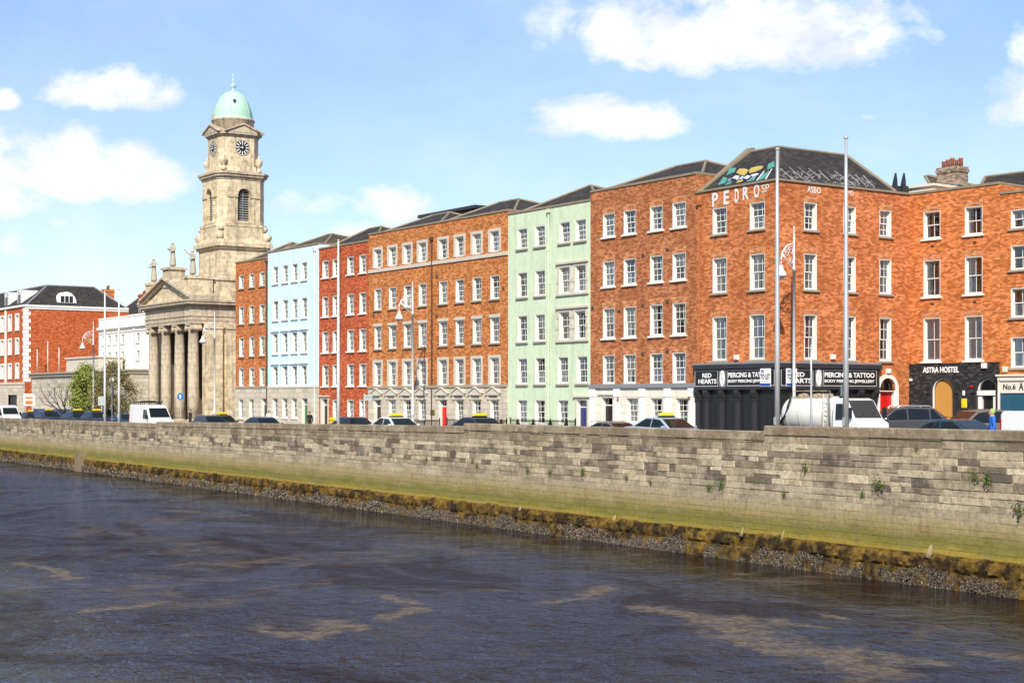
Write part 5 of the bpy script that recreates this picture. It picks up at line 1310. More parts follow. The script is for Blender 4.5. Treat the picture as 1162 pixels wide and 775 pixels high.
TP = [(625.5,535,1.0,'weed tuft below the coping under the green house'),(663,534,1.25,'tall narrow weed on the wall left of the stucco fronted house'),(586,511,.8,'small weed high on the wall below the green house railings'),(600,533,.9,'weed tuft on the wall left of the tall narrow one'),(542,527,.8,'small weed on the wall below the long brick house'),(739,546,.7,'pale weed low on the wall below the parked taxi'),
      (806,552,.9,'leftmost of three weeds low on the wall below the black shop'),(820,549,1.15,'bushy weed low on the wall below the black shop'),(915,529,1.0,'weed tuft high on the wall below the tanker'),(999,549,1.35,'largest weed on the wall below the red arched door'),(980,560,.8,'small weed just lower left of the largest one'),(1041,508,.6,'tiny weed just below the coping near the hostel'),
      (1108,541,1.0,'left weed of the pair on the wall below the hostel'),(1122,543,1.2,'right weed of the pair on the wall below the hostel'),(1158,577,1.3,'weed tuft on the wall at the right edge'),(891,560,.8,'small weed below the left end of the tanker'),(485,520,.7,'small weed on the wall below the red front door'),(712,540,.8,'weed tuft on the wall below the stucco house door')]
for i, (px, py, s, lab) in enumerate(TP):
    x = WALL.s_at(px); p = WALL.w(x, -.02); z = EYE+(HZ-py)*p.y/FOC
    t = root('wall_plant', lab, 'plant', (p.x, p.y, z), WALL.a, 'weeds growing on the quay wall'); t.scale = (s*.85,s*.85,s*.75); link('leaves', tufts[i%3], t)

# ------------------------------------------------------------------ street furniture
def on_street(px, off): return TERR.at(px, -off)
def behind_wall(px, d): return WALL.at(px, d)
LG = 'scroll bracket street lamps'
def lamp(px, off, ang, H, label):
    p = on_street(px, off); g = gz(p)+.12; r = root('street_lamp', label, 'street lamp', (p.x, p.y, g), ang, LG)
    H -= g
    m = MB(); m.lathe([(.20,0),(.20,.5),(.13,.6),(.11,1.4),(.13,1.42),(.13,1.5),(.09,1.6),(.075,H-2.4),(.09,H-2.4),(.09,H-2.2),(.06,H-2.15),(.05,H-.5),(.03,H-.2),(.06,H-.15),(.02,H)], 12); m.build('post', WPOLE, r, True)
    m = MB(); az = H-.95
    arc = [(1.12*math.sin(t), 0, az-1.0+1.0*math.cos(t)*1.0) for t in [PI/2*k/10 for k in range(11)]]
    arc = [(0.02,0,az+.0)]+arc[1:]; m.tube(arc, .045, 6); m.tube([(1.12,0,az-1.0),(1.12,0,az-1.25)], .03, 6)
    br = m.build('bracket', WPOLE, r, True)
    m = MB()
    for cx, cz, rr in ((.28,az-.38,.24),(.62,az-.52,.20),(.26,az-.95,.18),(.85,az-.75,.12)):
        sp = [(cx+rr*(1-.09*k/2)*math.cos(k*.55), 0, cz+rr*(1-.09*k/2)*math.sin(k*.55)) for k in range(17)]; m.tube(sp, .022, 5)
    m.tube([(0,0,az-1.5),(.3,0,az-1.2),(.7,0,az-.9),(1.0,0,az-.55)], .028, 5); m.build('scrollwork', WPOLE, br, True)
    m = MB(); m.lathe([(.05,.30),(.10,.28),(.13,.12),(.17,.02),(.30,-.18),(.33,-.30),(.31,-.30),(.15,-.02)], 16); hd = m.build('lamp_shade', WPOLE, r, True, (1.12,0,az-1.5))
    m = MB(); m.lathe([(.24,-.28),(.22,-.36),(.10,-.42)], 14); m.build('lens', plain('lamp_lens', (.7,.72,.74), .15), hd, True)
    return r
out_ang = TERR.a-PI/2
lamp(901, 1.0, TERR.a-PI/2+R(8), 11.6, 'street lamp with scroll bracket at the tattoo shop corner, casting its shadow on brick')
lamp(468.3, 3.0, out_ang, 10.8, 'street lamp in front of the long orange brick house')
lamp(243.5, 3.0, out_ang, 10.2, 'street lamp in front of the church portico side')
lamp(106, 6.0, out_ang, 10.2, 'street lamp beside the round green tree at the far left')
def pole(name, px, d, ztop, rad, label, cat, group, mat=WPOLE, cap=True):
    p = behind_wall(px, d); g = gz(p)+.12; r = root(name, label, cat, (p.x,p.y,g), WALL.a, group)
    H = ztop-g; m = MB(); m.lathe([(rad,.2),(rad*.95,H*.35),(rad*.75,H*.7),(rad*.5,H-.1)], 14); m.build('pole', mat, r, True)
    m = MB(); m.lathe([(rad*2,0),(rad*2,.06),(rad*1.3,.08),(rad*1.2,.2)], 14); m.build('base', LEAD, r, True)
    if cap: m = MB(); m.lathe([(rad*.5,H-.1),(rad*.8,H-.08),(rad*.8,H-.02),(.01,H)], 12); m.build('cap', GALV, r, True); m = MB(); m.box(-.04,.04,-rad-.05,-rad+.02,1.1,1.4); m.build('cleat', GALV, r)
    return r
FG = 'tall flagpoles behind the quay wall'
for px, py, lab in ((882,168,'tall bare flagpole in front of the tattoo shop corner'),(960,155,'tallest bare flagpole in front of the tattoo shop name board'),(384,272,'bare flagpole in front of the bright red house'),(135,328,'right flagpole of the pair left of the white van'),(119,330,'left flagpole of the pair beside the round green tree')):
    p = behind_wall(px, 1.2); pole('flagpole', px, 1.2, EYE+(HZ-py)*p.y/FOC, .105, lab, 'flagpole', FG, GALV if px > 400 else WPOLE)
p = behind_wall(920.5, 1.4); sp = pole('sign_post', 920.5, 1.4, EYE+(HZ-388)*p.y/FOC, .05, 'thin grey sign post between the two tall flagpoles', 'sign post', None, GALV, False)
p = behind_wall(957.5, 1.6); z = EYE+(HZ-443)*p.y/FOC
r = root('traffic_sign', 'grey back of a rectangular sign beside the tallest flagpole', 'sign', (p.x,p.y,gz(p)+.12), WALL.a-R(25))
m = MB(); m.tube([(0,0,0),(0,0,z+.2-gz(p))], .04, 8); m.build('post', GALV, r); m = MB(); m.box(-.16,.16,-.07,-.045,z-.22-gz(p)-.12,z+.22-gz(p)-.12); m.build('plate', plain('sign_back_grey', (.42,.47,.44), .5), r)
p = behind_wall(127, 2.2); zt = EYE+(HZ-428)*p.y/FOC; g = gz(p)+.12
r = root('globe_lamp', 'short cream lamp post with a globe between the pair of flagpoles', 'street lamp', (p.x,p.y,g))
m = MB(); m.lathe([(.12,0),(.12,.4),(.06,.5),(.05,zt-g-.5)], 10); m.build('post', CREAMW, r, True); m = MB(); m.lathe([(.06,zt-g-.5),(.18,zt-g-.42),(.22,zt-g-.25),(.17,zt-g-.08),(.05,zt-g)], 12); m.build('globe', CREAMW, r, True)
def disc_sign(px, off, py, rad, label, mat):
    p = on_street(px, off); g = gz(p)+.12; z = EYE+(HZ-py)*p.y/FOC-g; r = root('traffic_sign', label, 'sign', (p.x,p.y,g), TERR.a+R(38))
    m = MB(); m.tube([(0,0,0),(0,0,z+rad*.8)], .035, 8); m.build('post', GALV, r)
    m = MB(); v = [(rad*math.cos(2*PI*k/24), rad*math.sin(2*PI*k/24)) for k in range(24)]; m.prism(v, lambda a,c: (a,-.06,z+c), lambda a,c: (a,-.04,z+c)); d = m.build('disc', mat, r)
    m = MB(); q = rad*.16; m.prism([(-q,-rad*.6),(q,-rad*.6),(q,rad*.05),(-q,rad*.05)], lambda a,c: (a,-.068,z+c), lambda a,c: (a,-.0605,z+c)); m.prism([(-rad*.45,rad*.05),(rad*.45,rad*.05),(0,rad*.62)], lambda a,c: (a,-.068,z+c), lambda a,c: (a,-.0605,z+c)); m.build('arrow', PAINTW, d)
disc_sign(205, 3.0, 450, .34, 'round blue sign with white upward arrow in front of the church columns', plain('blue_sign_face', (.01,.16,.50), .4))
p = on_street(418, 9.0); g = gz(p); z = EYE+(HZ-451)*p.y/FOC-g
r = root('street_sign', 'small grey plate sign on a white post left of the long orange house', 'sign', (p.x,p.y,g), TERR.a+R(45))
m = MB(); m.tube([(-.28,0,0),(-.28,0,z+.25)], .045, 8); m.build('post', WPOLE, r); m = MB(); m.box(-.3,.36,-.07,-.047,z-.18,z+.18); m.build('plate', plain('sign_back_grey', (.42,.47,.44), .5), r); m = MB(); m.box(-.2,.28,-.074,-.0705,z-.02,z+.05); m.build('plate_band', LEAD, r)
p = on_street(33.5, 3.0); g = gz(p); z = EYE+(HZ-453.5)*p.y/FOC-g
r = root('notice_board', 'white notice board with orange bars below the brick hotel corner', 'sign', (p.x,p.y,g), TERR.a+R(40))
ORG = plain('orange_paint', (.70,.20,.04), .5); m = MB(); m.tube([(-.5,0,0),(-.5,0,z)], .05, 6); m.tube([(.5,0,0),(.5,0,z)], .05, 6); m.build('posts', GALV, r); m = MB(); m.box(-.72,.72,-.09,-.052,z-.7,z+.7); bd = m.build('board', PAINTW, r)
m = MB(); m.box(-.5,.5,-.095,-.0905,z-.55,z-.1); m.box(-.5,.5,-.095,-.0905,z+.08,z+.34); m.build('orange_bars', ORG, bd)
p = on_street(115.5, 7.0); g = gz(p); r = root('utility_cabinet', 'grey green cabinet on a post in front of the dark tree', 'cabinet', (p.x,p.y,g), TERR.a+R(40))
z = EYE+(HZ-455)*p.y/FOC-g; m = MB(); m.box(-.35,.35,-.15,.15,z-.45,z+.45); soften(m.build('casing', plain('sign_back_grey', (.42,.47,.44), .5), r), .03); m = MB(); m.tube([(0,0,0),(0,0,z-.45)], .07, 8); m.build('post', GALV, r)
# railings and clipped cones
def railing(pxa, pxb, off, h, label):
    xa, xb = TERR.s_at(pxa,-off), TERR.s_at(pxb,-off); p = TERR.w(xa,-off); r = root('iron_railing', label, 'railing', (p.x,p.y,gz(p)+.12), TERR.a, 'black railings outside the houses')
    L_ = xb-xa; m = MB(); x = 0
    while x <= L_: m.box(x-.012,x+.012,-.012,.012,.0,h+.06); x += .14
    m.build('bars', IRON, r)
    m = MB(); m.box(0,L_,-.03,.03,h-.08,h-.03); m.box(0,L_,-.025,.025,.12,.16); m.build('rails', IRON, r)
    for q in (0, L_):
        m = MB(); m.box(q-.03,q+.03,-.03,.03,0,h+.08); m.lathe([(.04,h+.08),(.05,h+.12),(.01,h+.18)], 8, q, 0)
        m.build('end_post', IRON, r)
railing(433, 499, 1.5, 1.1, 'black iron railing left of the red front door'); railing(507, 575, 1.5, 1.1, 'black iron railing right of the red front door'); railing(579, 653, 1.5, 1.1, 'black iron railing in front of the pale green house')
TMAT, nt_ = new_mat('clipped_evergreen'); n = NT(nt_); gi = n.n('ShaderNodeNewGeometry').outputs['Random Per Island']; n.bsdf(n.ramp(gi, [(0.0,(.012,.025,.01)),(1.0,(.04,.06,.02))]), .7)
def cone(px, off, label, s=1.0):
    p = on_street(px, off); r = root('topiary_cone', label, 'shrub', (p.x,p.y,gz(p)+.12), 0, 'clipped cones in pots')
    m = MB(); m.lathe([(.14,0),(.2,.3),(.22,.3),(.22,.34),(.17,.33)], 12); m.build('pot', CHAR, r, True)
    m = MB(); r2 = random.Random(int(px))
    for _ in range(420):
        t = r2.random()**.8; a = r2.uniform(0,2*PI); rr = .26*(1-t)*r2.uniform(.75,1.1)+.01; leaf(m, (rr*math.cos(a), rr*math.sin(a), .34+t*.78*s), .09, r2)
    m.lathe([(.20,.34),(.02,1.02*s)], 8); m.build('foliage', TMAT, r)
for px, lab in ((569,'clipped cone shrub left of the pale green house'),(587.5,'leftmost clipped cone before the pale green house'),(605,'second clipped cone before the pale green house'),(624.5,'third clipped cone before the pale green house'),(642.5,'clipped cone nearest the navy front door'),(377.5,'dark clipped shrub left of the yellow bin'),(389,'dark clipped shrub right of the yellow bin')): cone(px, 1.0, lab, 1.0 if px > 400 else .9)
p = on_street(381.5, 2.0); g = gz(p)+.12; r = root('grit_bin', 'yellow bin on the pavement before the bright red house', 'bin', (p.x,p.y,g), TERR.a)
m = MB(); m.prism([(-.42,0),(.42,0),(.5,.95),(-.5,.95)], lambda a,c: (a,-.35,c), lambda a,c: (a,.35,c)); soften(m.build('body', YELLOW, r), .04); m = MB(); m.prism([(-.52,.955),(.52,.955),(.40,1.2),(-.40,1.2)], lambda a,c: (a,-.4,c), lambda a,c: (a,.4,c)); soften(m.build('lid', YELLOW, r), .04)
# blue hoarding
p0 = TERR.at(38,-4.5); xa, xb = TERR.s_at(38,-4.5), TERR.s_at(128,-4.5)
r = root('blue_fence', 'dark blue pointed fence panels behind the parked taxis', 'fence', (p0.x,p0.y,gz(p0)), TERR.a)
BF = plain('blue_fence_paint', (.05,.085,.20), .6, var=.3); m = MB(); x = 0
while x < xb-xa: m.prism([(x,.1),(x+.16,.1),(x+.16,1.75),(x+.08,1.9),(x,1.75)], lambda a,c: (a,-.02,c), lambda a,c: (a,.02,c)); x += .21
m.build('pales', BF, r); m = MB(); m.box(0,xb-xa,.025,.07,.4,.5); m.box(0,xb-xa,.025,.07,1.4,1.5); m.build('rails', BF, r)
m = MB(); x = 0
while x < xb-xa: m.box(x,x+.1,.075,.17,0,1.8); x += 3
m.build('posts', BF, r)

# ------------------------------------------------------------------ trees
BARK = plain('bark', (.10,.075,.055), .9, var=.4)
def branch(m, p, d, L_, r, depth, rg, tips, spread=.55, up=.12):
    n_ = 3; pts = [Vector(p)]; rs = [r]
    for k in range(n_):
        d = (d+Vector((rg.gauss(0,.16), rg.gauss(0,.16), rg.gauss(up,.1)))).normalized(); pts.append(pts[-1]+d*L_/n_); rs.append(r*(1-.35*(k+1)/n_))
    m.tube(pts, rs, 5 if depth < 3 else 3)
    if depth == 0 or r < .006: tips.append(pts[-1]); return
    for _ in range(rg.choice([2,3,3]) ):
        e = (d+Vector((rg.gauss(0,spread), rg.gauss(0,spread), rg.gauss(.05,spread*.6)))).normalized(); q = rg.choice([pts[-1], pts[-1], pts[-2]])
        branch(m, q, e, L_*rg.uniform(.6,.85), rs[-1]*.7, depth-1, rg, tips, spread, up)
def bare_tree(px, off, h, label):
    p = on_street(px, off); r = root('bare_tree', label, 'tree', (p.x,p.y,gz(p)), .4); r2 = random.Random(3)
    m = MB(); m.tube([(0,0,0),(.03,0,h*.12),(0,.03,h*.25)], [.17,.13,.12], 8); m.build('trunk', BARK, r, True)
    c = MB(); tips = []
    for k in range(6):
        a = 2*PI*k/6+.3; branch(c, (0,.03,h*.24), Vector((math.cos(a)*1.0, math.sin(a)*1.0, .55)).normalized(), h*.36, .11, 5, r2, tips, .6, .10)
    c.build('crown', BARK, r, True)
def leafy_tree(px, off, w, z0, h, label, mat, dens=2600, seed=1, s=.22, name='evergreen_tree', twig=0):
    p = on_street(px, off); r = root(name, label, 'tree', (p.x,p.y,gz(p)), .2); r2 = random.Random(seed)
    m = MB(); m.tube([(0,0,0),(.05,0,z0+h*.3),(0,.05,z0+h*.7)], [.16,.11,.03], 8); tips = []
    for k in range(9):
        a = 2.4*k; branch(m, (0,0,z0*.8+h*.05*k), Vector((math.cos(a),math.sin(a),.6)).normalized(), w*.33, .045, 2 if not twig else 3, r2, tips)
    m.build('trunk', BARK, r, True)
    c = MB(); cl = []
    for _ in range(46):
        a = r2.uniform(0,2*PI); t = r2.random(); rad = w/2*math.sqrt(max(.05,1-(2*t-.85)**2))*r2.uniform(.45,1.0); cl.append((rad*math.cos(a), rad*math.sin(a), z0+h*t, r2.uniform(.10,.22)*w))
    for _ in range(dens):
        x, y, z, q = r2.choice(cl); leaf(c, (x+r2.gauss(0,q*.5), y+r2.gauss(0,q*.5), z+r2.gauss(0,q*.5)), s*r2.uniform(.6,1.2), r2)
    c.build('crown', mat, r)
def leafmat(name, a, b_):
    mt, nt_ = new_mat(name); n = NT(nt_); gi = n.n('ShaderNodeNewGeometry').outputs['Random Per Island']; n.bsdf(n.mix(gi, a, b_), .6); return mt
bare_tree(76, 5.0, 5.0, 'leafless small tree in front of the granite building')
leafy_tree(100, 5.5, 4.0, .7, 5.2, 'rounded light green evergreen tree in front of the granite building', leafmat('light_evergreen', (.13,.17,.03), (.38,.40,.09)), 17000, 4, .21)
leafy_tree(128, 5.0, 4.2, .9, 5.4, 'brown olive tree with thin twiggy crown beside the white house', leafmat('olive_brown_leaf', (.12,.095,.035), (.27,.22,.08)), 9000, 9, .17, 'twiggy_tree', 1)
# ------------------------------------------------------------------ vehicles
_PC = {}
def paint(name, col, coat=.8):
    if name not in _PC: _PC[name] = plain(name, col, .35, var=.12, scale=2, spec=.5, coat=coat)
    return _PC[name]
def side_prism(m, poly, wf, mi=0):
    n = len(poly); vs = [(x, -wf(z), z) for x, z in poly]+[(x, wf(z), z) for x, z in poly]
    m.add(vs, [tuple(range(n)), tuple(range(2*n-1,n-1,-1))]+[(i, n+i, n+(i+1)%n, (i+1)%n) for i in range(n)], mi)
def wheel(r, x, y, rad, par):
    s = 1 if y > 0 else -1; m = MB(); m.lathe([(rad*.62,-.09),(rad*.95,-.10),(rad,-.06),(rad,.06),(rad*.95,.10),(rad*.62,.09)], 22)
    w = m.build('wheel', RUBBER, par, True, (x, y, rad)); w.rotation_euler[0] = -s*PI/2
    m = MB(); m.lathe([(rad*.63,.02),(rad*.62,.085),(rad*.50,.06),(rad*.15,.07),(rad*.12,.09)], 16); m.build('rim', ALLOY, w)
SHAPES = {
 'sedan': dict(L=4.6, lower=[(-2.3,.35),(2.25,.28),(2.32,.55),(2.22,.74),(1.15,.95),(-1.55,1.02),(-2.22,.98),(-2.32,.7)], glass=[(1.15,.93),(.35,1.40),(-.15,1.47),(-.75,1.45),(-1.75,1.0)], w=.90, pil=[-.25]),
 'hatch': dict(L=4.2, lower=[(-2.05,.35),(2.0,.28),(2.1,.55),(2.0,.76),(1.1,.97),(-1.75,1.05),(-2.05,.95),(-2.1,.6)], glass=[(1.1,.95),(.3,1.44),(-.3,1.51),(-1.35,1.45),(-1.95,1.02)], w=.88, pil=[-.3]),
 'suv': dict(L=4.5, lower=[(-2.2,.42),(2.15,.36),(2.25,.7),(2.12,.95),(1.15,1.12),(-1.9,1.2),(-2.2,1.1),(-2.25,.7)], glass=[(1.15,1.10),(.35,1.62),(-.3,1.70),(-1.45,1.64),(-2.1,1.18)], w=.93, pil=[-.2,-1.25]),
}
def car(shape, pos, ang, mat, label, taxi=False, group='cars and taxis on the quay', yellow_lit=True, rack=False):
    S_ = SHAPES[shape]; r = root('taxi' if taxi else 'parked_car', label, 'taxi' if taxi else 'car', (pos.x, pos.y, gz(pos)), ang, group)
    lw, gl, w = S_['lower'], S_['glass'], S_['w']; belt = gl[0][1]; roof = max(z for _, z in gl)
    wf = lambda z: w-(.04 if z < .45 else 0)-max(0, z-.75)*.10
    gw = lambda z: w*.955-(z-belt)*.36
    m = MB(); side_prism(m, lw, wf); side_prism(m, gl, gw)
    body = m.build('body', mat, r); soften(body, .06, 3, 25); shade_by_angle(body, 35)
    def win(name, quads):
        m = MB(); [m.add(q, [tuple(range(len(q)))]) for q in quads]; return m.build(name, CARGLASS, r)
    # windscreen, rear screen, side windows laid 6 mm proud
    def screen(a, c, k=1):
        (xa, za), (xb, zb) = a, c; o = Vector((zb-za, 0, -(xb-xa))).normalized()*(.012*k)
        t0, t1 = .06, .94; xa2, za2 = xa+(xb-xa)*t0, za+(zb-za)*t0; xb2, zb2 = xa+(xb-xa)*t1, za+(zb-za)*t1
        q = [Vector((xa2,-gw(za2)+.07,za2))+o, Vector((xa2,gw(za2)-.07,za2))+o, Vector((xb2,gw(zb2)-.07,zb2))+o, Vector((xb2,-gw(zb2)+.07,zb2))+o]
        return [tuple(p) for p in q]
    win('windscreen', [screen(gl[0], gl[1], 1)]); win('rear_window', [screen(gl[-1], gl[-2], -1)])
    inn = [(gl[0][0]-.22, belt+.05), (gl[1][0]-.02, gl[1][1]-.07), (gl[2][0], roof-.09), (gl[3][0], gl[3][1]-.07), (gl[-1][0]+.28, belt+.09)]
    # cut the side glass into panes at the door pillars
    def zt(x):
        for (a, za), (c, zc) in zip(inn, inn[1:]):
            if min(a,c) <= x <= max(a,c): return za+(zc-za)*(x-a)/(c-a) if abs(c-a) > 1e-6 else za
        return belt
    cuts = [inn[0][0]]+sorted(S_['pil'], reverse=True)+[inn[-1][0]]
    for s in (-1,1):
        for a, c in zip(cuts, cuts[1:]):
            a2, c2 = a-(.03 if a != cuts[0] else 0), c+(.03 if c != cuts[-1] else 0)
            tops = [(a2, zt(a2))]+[p for p in inn[1:-1] if c2 < p[0] < a2]+[(c2, zt(c2))]
            poly = ([(c2, belt+.05)] if c2 > cuts[-1] else [])+[(a2, belt+.05)]+tops
            poly = [p for i, p in enumerate(poly) if p not in poly[:i]]
            vs = [(x, s*(gw(z)+.008), z) for x, z in poly]; win('side_window', [vs if s < 0 else vs[::-1]])
    for s in (-1,1):
        x0 = lw[2][0]; m = MB(); m.box(x0-.16, x0+.005, min(s*(w-.5),s*(w-.10)), max(s*(w-.5),s*(w-.10)), .56, .70); soften(m.build('headlight', LAMPG, r), .03)
        x0 = lw[-1][0]; m = MB(); m.box(x0-.005, x0+.12, min(s*(w-.42),s*(w-.08)), max(s*(w-.42),s*(w-.08)), .72, .90); soften(m.build('tail_light', TAILR, r), .02)
        m = MB(); m.box(gl[0][0]-.38, gl[0][0]-.20, min(s*(w+.0),s*(w+.18)), max(s*(w+.0),s*(w+.18)), belt+.0, belt+.13); soften(m.build('mirror', mat, r), .04)
        for x in (S_['L']*.29, -S_['L']*.29):
            wheel(r, x, s*(w-.09), .32, r)
            m = MB(); m.lathe([(.385,0),(.385,.012),(.30,.013)], 22); a = m.build('wheel_arch', BLACK, r, True, (x, s*(w-.006), .33)); a.rotation_euler[0] = -s*PI/2
    m = MB(); m.box(lw[2][0]-.02, lw[2][0]+.015, -.45, .45, .50, .58); m.build('grille', BLACK, r); m = MB(); m.box(lw[2][0]+.0, lw[2][0]+.022, -.26, .26, .36, .46); m.build('number_plate', PLATE, r)
    if rack:
        for s in (-1,1):
            m = MB(); m.tube([(.2,s*.62,roof-.06),(.1,s*.62,roof+.03),(-1.3,s*.62,roof+.02),(-1.4,s*.62,roof-.06)], .018, 6); m.build('roof_rail', GALV, r)
    if taxi:
        m = MB(); m.prism([(-.42,0),(.42,0),(.36,.16),(-.36,.16)], lambda a,c: (-.10,a,c), lambda a,c: (.10,a,c)); m.box(-.12,.12,-.46,.46,-.06,-.003,1)
        t = m.build('roof_sign', [YELLOW, BLACK], r, False, (-.05,0,roof+.05)); soften(t, .03)
    return r
def van(pos, ang, label, scale=1.0, rack=False, L=5.4, group='white vans', H=2.35):
    r = root('delivery_van', label, 'van', (pos.x,pos.y,gz(pos)), ang, group); WP = paint('white_van_paint', (.80,.80,.79)); h = L/2
    w = .98; wf = lambda z: w-max(0,z-1.1)*.09-(.03 if z < .5 else 0)
    lw = [(-h,.42),(h-.05,.34),(h,.6),(h-.08,.92),(h-.75,1.22),(h-1.55,H-.16),(h-1.95,H-.02),(-h+.1,H),(-h,H-.1)]
    m = MB(); side_prism(m, lw, wf); body = m.build('body', WP, r); soften(body, .07, 3, 25); shade_by_angle(body, 35)
    a, c = (h-.75,1.22), (h-1.55,H-.16); o = Vector((c[1]-a[1],0,-(c[0]-a[0]))).normalized()*.012
    pt = lambda t: (a[0]+(c[0]-a[0])*t, a[1]+(c[1]-a[1])*t)
    (x0,z0),(x1,z1) = pt(.06), pt(.86); m = MB(); m.add([tuple(Vector(p)+o) for p in ((x0,-wf(z0)+.10,z0),(x0,wf(z0)-.10,z0),(x1,wf(z1)-.13,z1),(x1,-wf(z1)+.13,z1))], [(0,1,2,3)]); m.build('windscreen', CARGLASS, r)
    for s in (-1,1):
        P = [(h-1.02,1.22),(h-1.48,H-.42),(h-2.2,H-.42),(h-2.2,1.20)]; vs = [(x,s*(wf(z)+.012),z) for x,z in P]; m = MB(); m.add(vs if s > 0 else vs[::-1], [(0,1,2,3)]); m.build('side_window', CARGLASS, r)
        m = MB(); m.box(h-.22,h-.04,min(s*.45,s*.86),max(s*.45,s*.86),.74,.98); soften(m.build('headlight', LAMPG, r), .04)
        m = MB(); m.box(-h-.006,-h+.06,min(s*.80,s*.93),max(s*.80,s*.93),.9,1.5); m.build('tail_light', TAILR, r)
        m = MB(); m.box(h-1.15,h-.98,min(s*1.0,s*1.2),max(s*1.0,s*1.2),1.15,1.5); soften(m.build('mirror', BLACK, r), .04)
        m = MB(); m.box(-h+.3,h-2.3,min(s*.975,s*.992),max(s*.975,s*.992),.62,.72); m.build('side_moulding', CHAR, r)
        for x in (h-.95,-h+1.0): wheel(r, x, s*(w-.09), .35, r)
    m = MB(); m.box(h-.06,h+.012,-.8,.8,.36,.56); soften(m.build('bumper', CHAR, r), .03); m = MB(); m.box(h-.2,h-.0,-.4,.4,.68,.86); m.build('grille', BLACK, r)
    if rack:
        m = MB()
        for s in (-1,1): m.tube([(-h+.3,s*.72,H+.18),(h-2.1,s*.72,H+.22)], .05, 6)
        for k in range(7): x = -h+.4+k*.42; m.tube([(x,-.72,H-.03),(x,-.72,H+.18),(x,.72,H+.18),(x,.72,H-.03)], .045, 6)
        for k in range(9): x = -h+.5+k*.3; m.tube([(x,-.2,H+.22),(x,.25,H+.28)], .04, 5)
        m.build('roof_rack', IRON, r)
    return r
def mid(px, f):
    """point on the road along the photo column, f = 0 at the quay wall, 1 at the terrace"""
    a = WALL.at(px, .5); c = TERR.at(px, 0) if px < 882 else (SIDE.at(px,0) if px < 1031 else HOST.at(px,0)); return a+(c-a)*f
RGT, LFT = TERR.a, TERR.a+PI
NAVY = paint('navy_car_paint', (.018,.028,.06)); BLKC = paint('black_car_paint', (.012,.012,.014)); SLV = paint('pale_blue_silver_paint', (.36,.42,.52)); WHC = paint('white_car_paint', (.78,.78,.76)); GREY = paint('graphite_car_paint', (.06,.06,.065)); BRN = paint('bronze_car_paint', (.16,.12,.10)); DBL = paint('petrol_car_paint', (.016,.045,.07)); GRN = paint('dark_green_paint', (.03,.06,.045))
car('sedan', mid(757, .32), RGT, SLV, 'pale blue silver taxi with yellow roof sign before the stucco fronted house', True)
car('sedan', mid(699, .30), RGT, BRN, 'low dark bronze car roof left of the pale blue taxi', rack=True).scale = (.92,.95,.84)
car('sedan', mid(545, .18), RGT, NAVY, 'dark taxi with yellow roof sign right of the red front door', True)
car('sedan', mid(450, .20), RGT, WHC, 'white taxi before the long orange brick house', True)
car('sedan', mid(402, .24), RGT, NAVY, 'dark blue car behind the white taxi before the bright red house')
car('sedan', mid(299, .12), RGT, NAVY, 'low dark blue car before the russet and pale blue houses')
car('hatch', mid(252, .45), RGT, GRN, 'dark green estate taxi with yellow sign before the church', True)
car('hatch', mid(240, .30), RGT, NAVY, 'dark navy people carrier before the church', rack=True)
van(mid(172, .20), RGT, 'white van with black ladder rack beside the church columns', rack=True)
van(mid(7, .32), RGT, 'white van at the far left edge', L=5.2, H=2.3)
car('suv', mid(56, .40), RGT, NAVY, 'navy taxi nearest the white van at the far left', True)
car('hatch', mid(36, .62), RGT, BLKC, 'black taxi half hidden behind the far left van', True)
car('suv', mid(88, .40), RGT, NAVY, 'navy taxi in front of the leafless tree', True)
car('suv', mid(110, .40), RGT, NAVY, 'navy taxi in front of the rounded green tree', True)
car('hatch', mid(143, .45), RGT, DBL, 'dark car behind the white ladder rack van')
pg = mid(1018, .55); car('suv', pg, LFT+R(62), GREY, 'graphite SUV parked before the red arched door', rack=True).scale = (1.05,1.03,1.14)
pg = mid(1108, .45); car('suv', pg, LFT+R(70), BRN, 'bronze car parked before the hostel doorway').scale = (1,1,1.06)
pg = mid(1076, .13); car('sedan', pg, RGT+PI, DBL, 'dark blue saloon close to the quay wall before the hostel')
van(mid(1226, .10), RGT, 'white van at the right edge before the petrol blue shop', L=5.0, H=1.78)
# --- tanker lorry
pt_ = mid(946, .36); TK = root('tanker_lorry', 'white tanker lorry with black hose parked before the tattoo shop', 'lorry', (pt_.x,pt_.y,gz(pt_)), RGT)
WP = paint('white_van_paint', (.80,.80,.79))
m = MB(); m.box(-3.2,3.0,-.42,.42,.55,.80); m.box(-3.25,-3.1,-.95,.95,.45,.62); m.build('chassis', BLACK, TK)
m = MB(); m.lathe([(.02,-.40),(.45,-.34),(.74,-.15),(.80,0),(.80,3.15),(.74,3.3),(.45,3.48),(.02,3.52)], 28); tk = m.build('tank', plain('ivory_tank_paint', (.78,.76,.70), .4, var=.2), TK, True, (-3.0,0,1.56)); tk.rotation_euler[1] = PI/2
m = MB()
for x in (-.3,): pass
for x in (.25,1.2,2.2,3.0): m.lathe([(.815,x),(.83,x+.02),(.83,x+.06),(.815,x+.08)], 28)
m.build('tank_bands', GALV, tk)
m = MB(); m.box(-2.7,.1,-.30,.30,2.34,2.39)
for x in (-2.3,-1.2,-.4): m.lathe([(.26,2.39),(.26,2.47),(.20,2.50),(.05,2.52)], 16, x, 0)
m.tube([(-2.75,-.32,2.36),(-2.75,-.32,2.62),(.1,-.32,2.62),(.1,-.32,2.36)], .02, 6); m.build('walkway', plain('rusty_cream', (.52,.40,.26), .8, var=.4), TK)
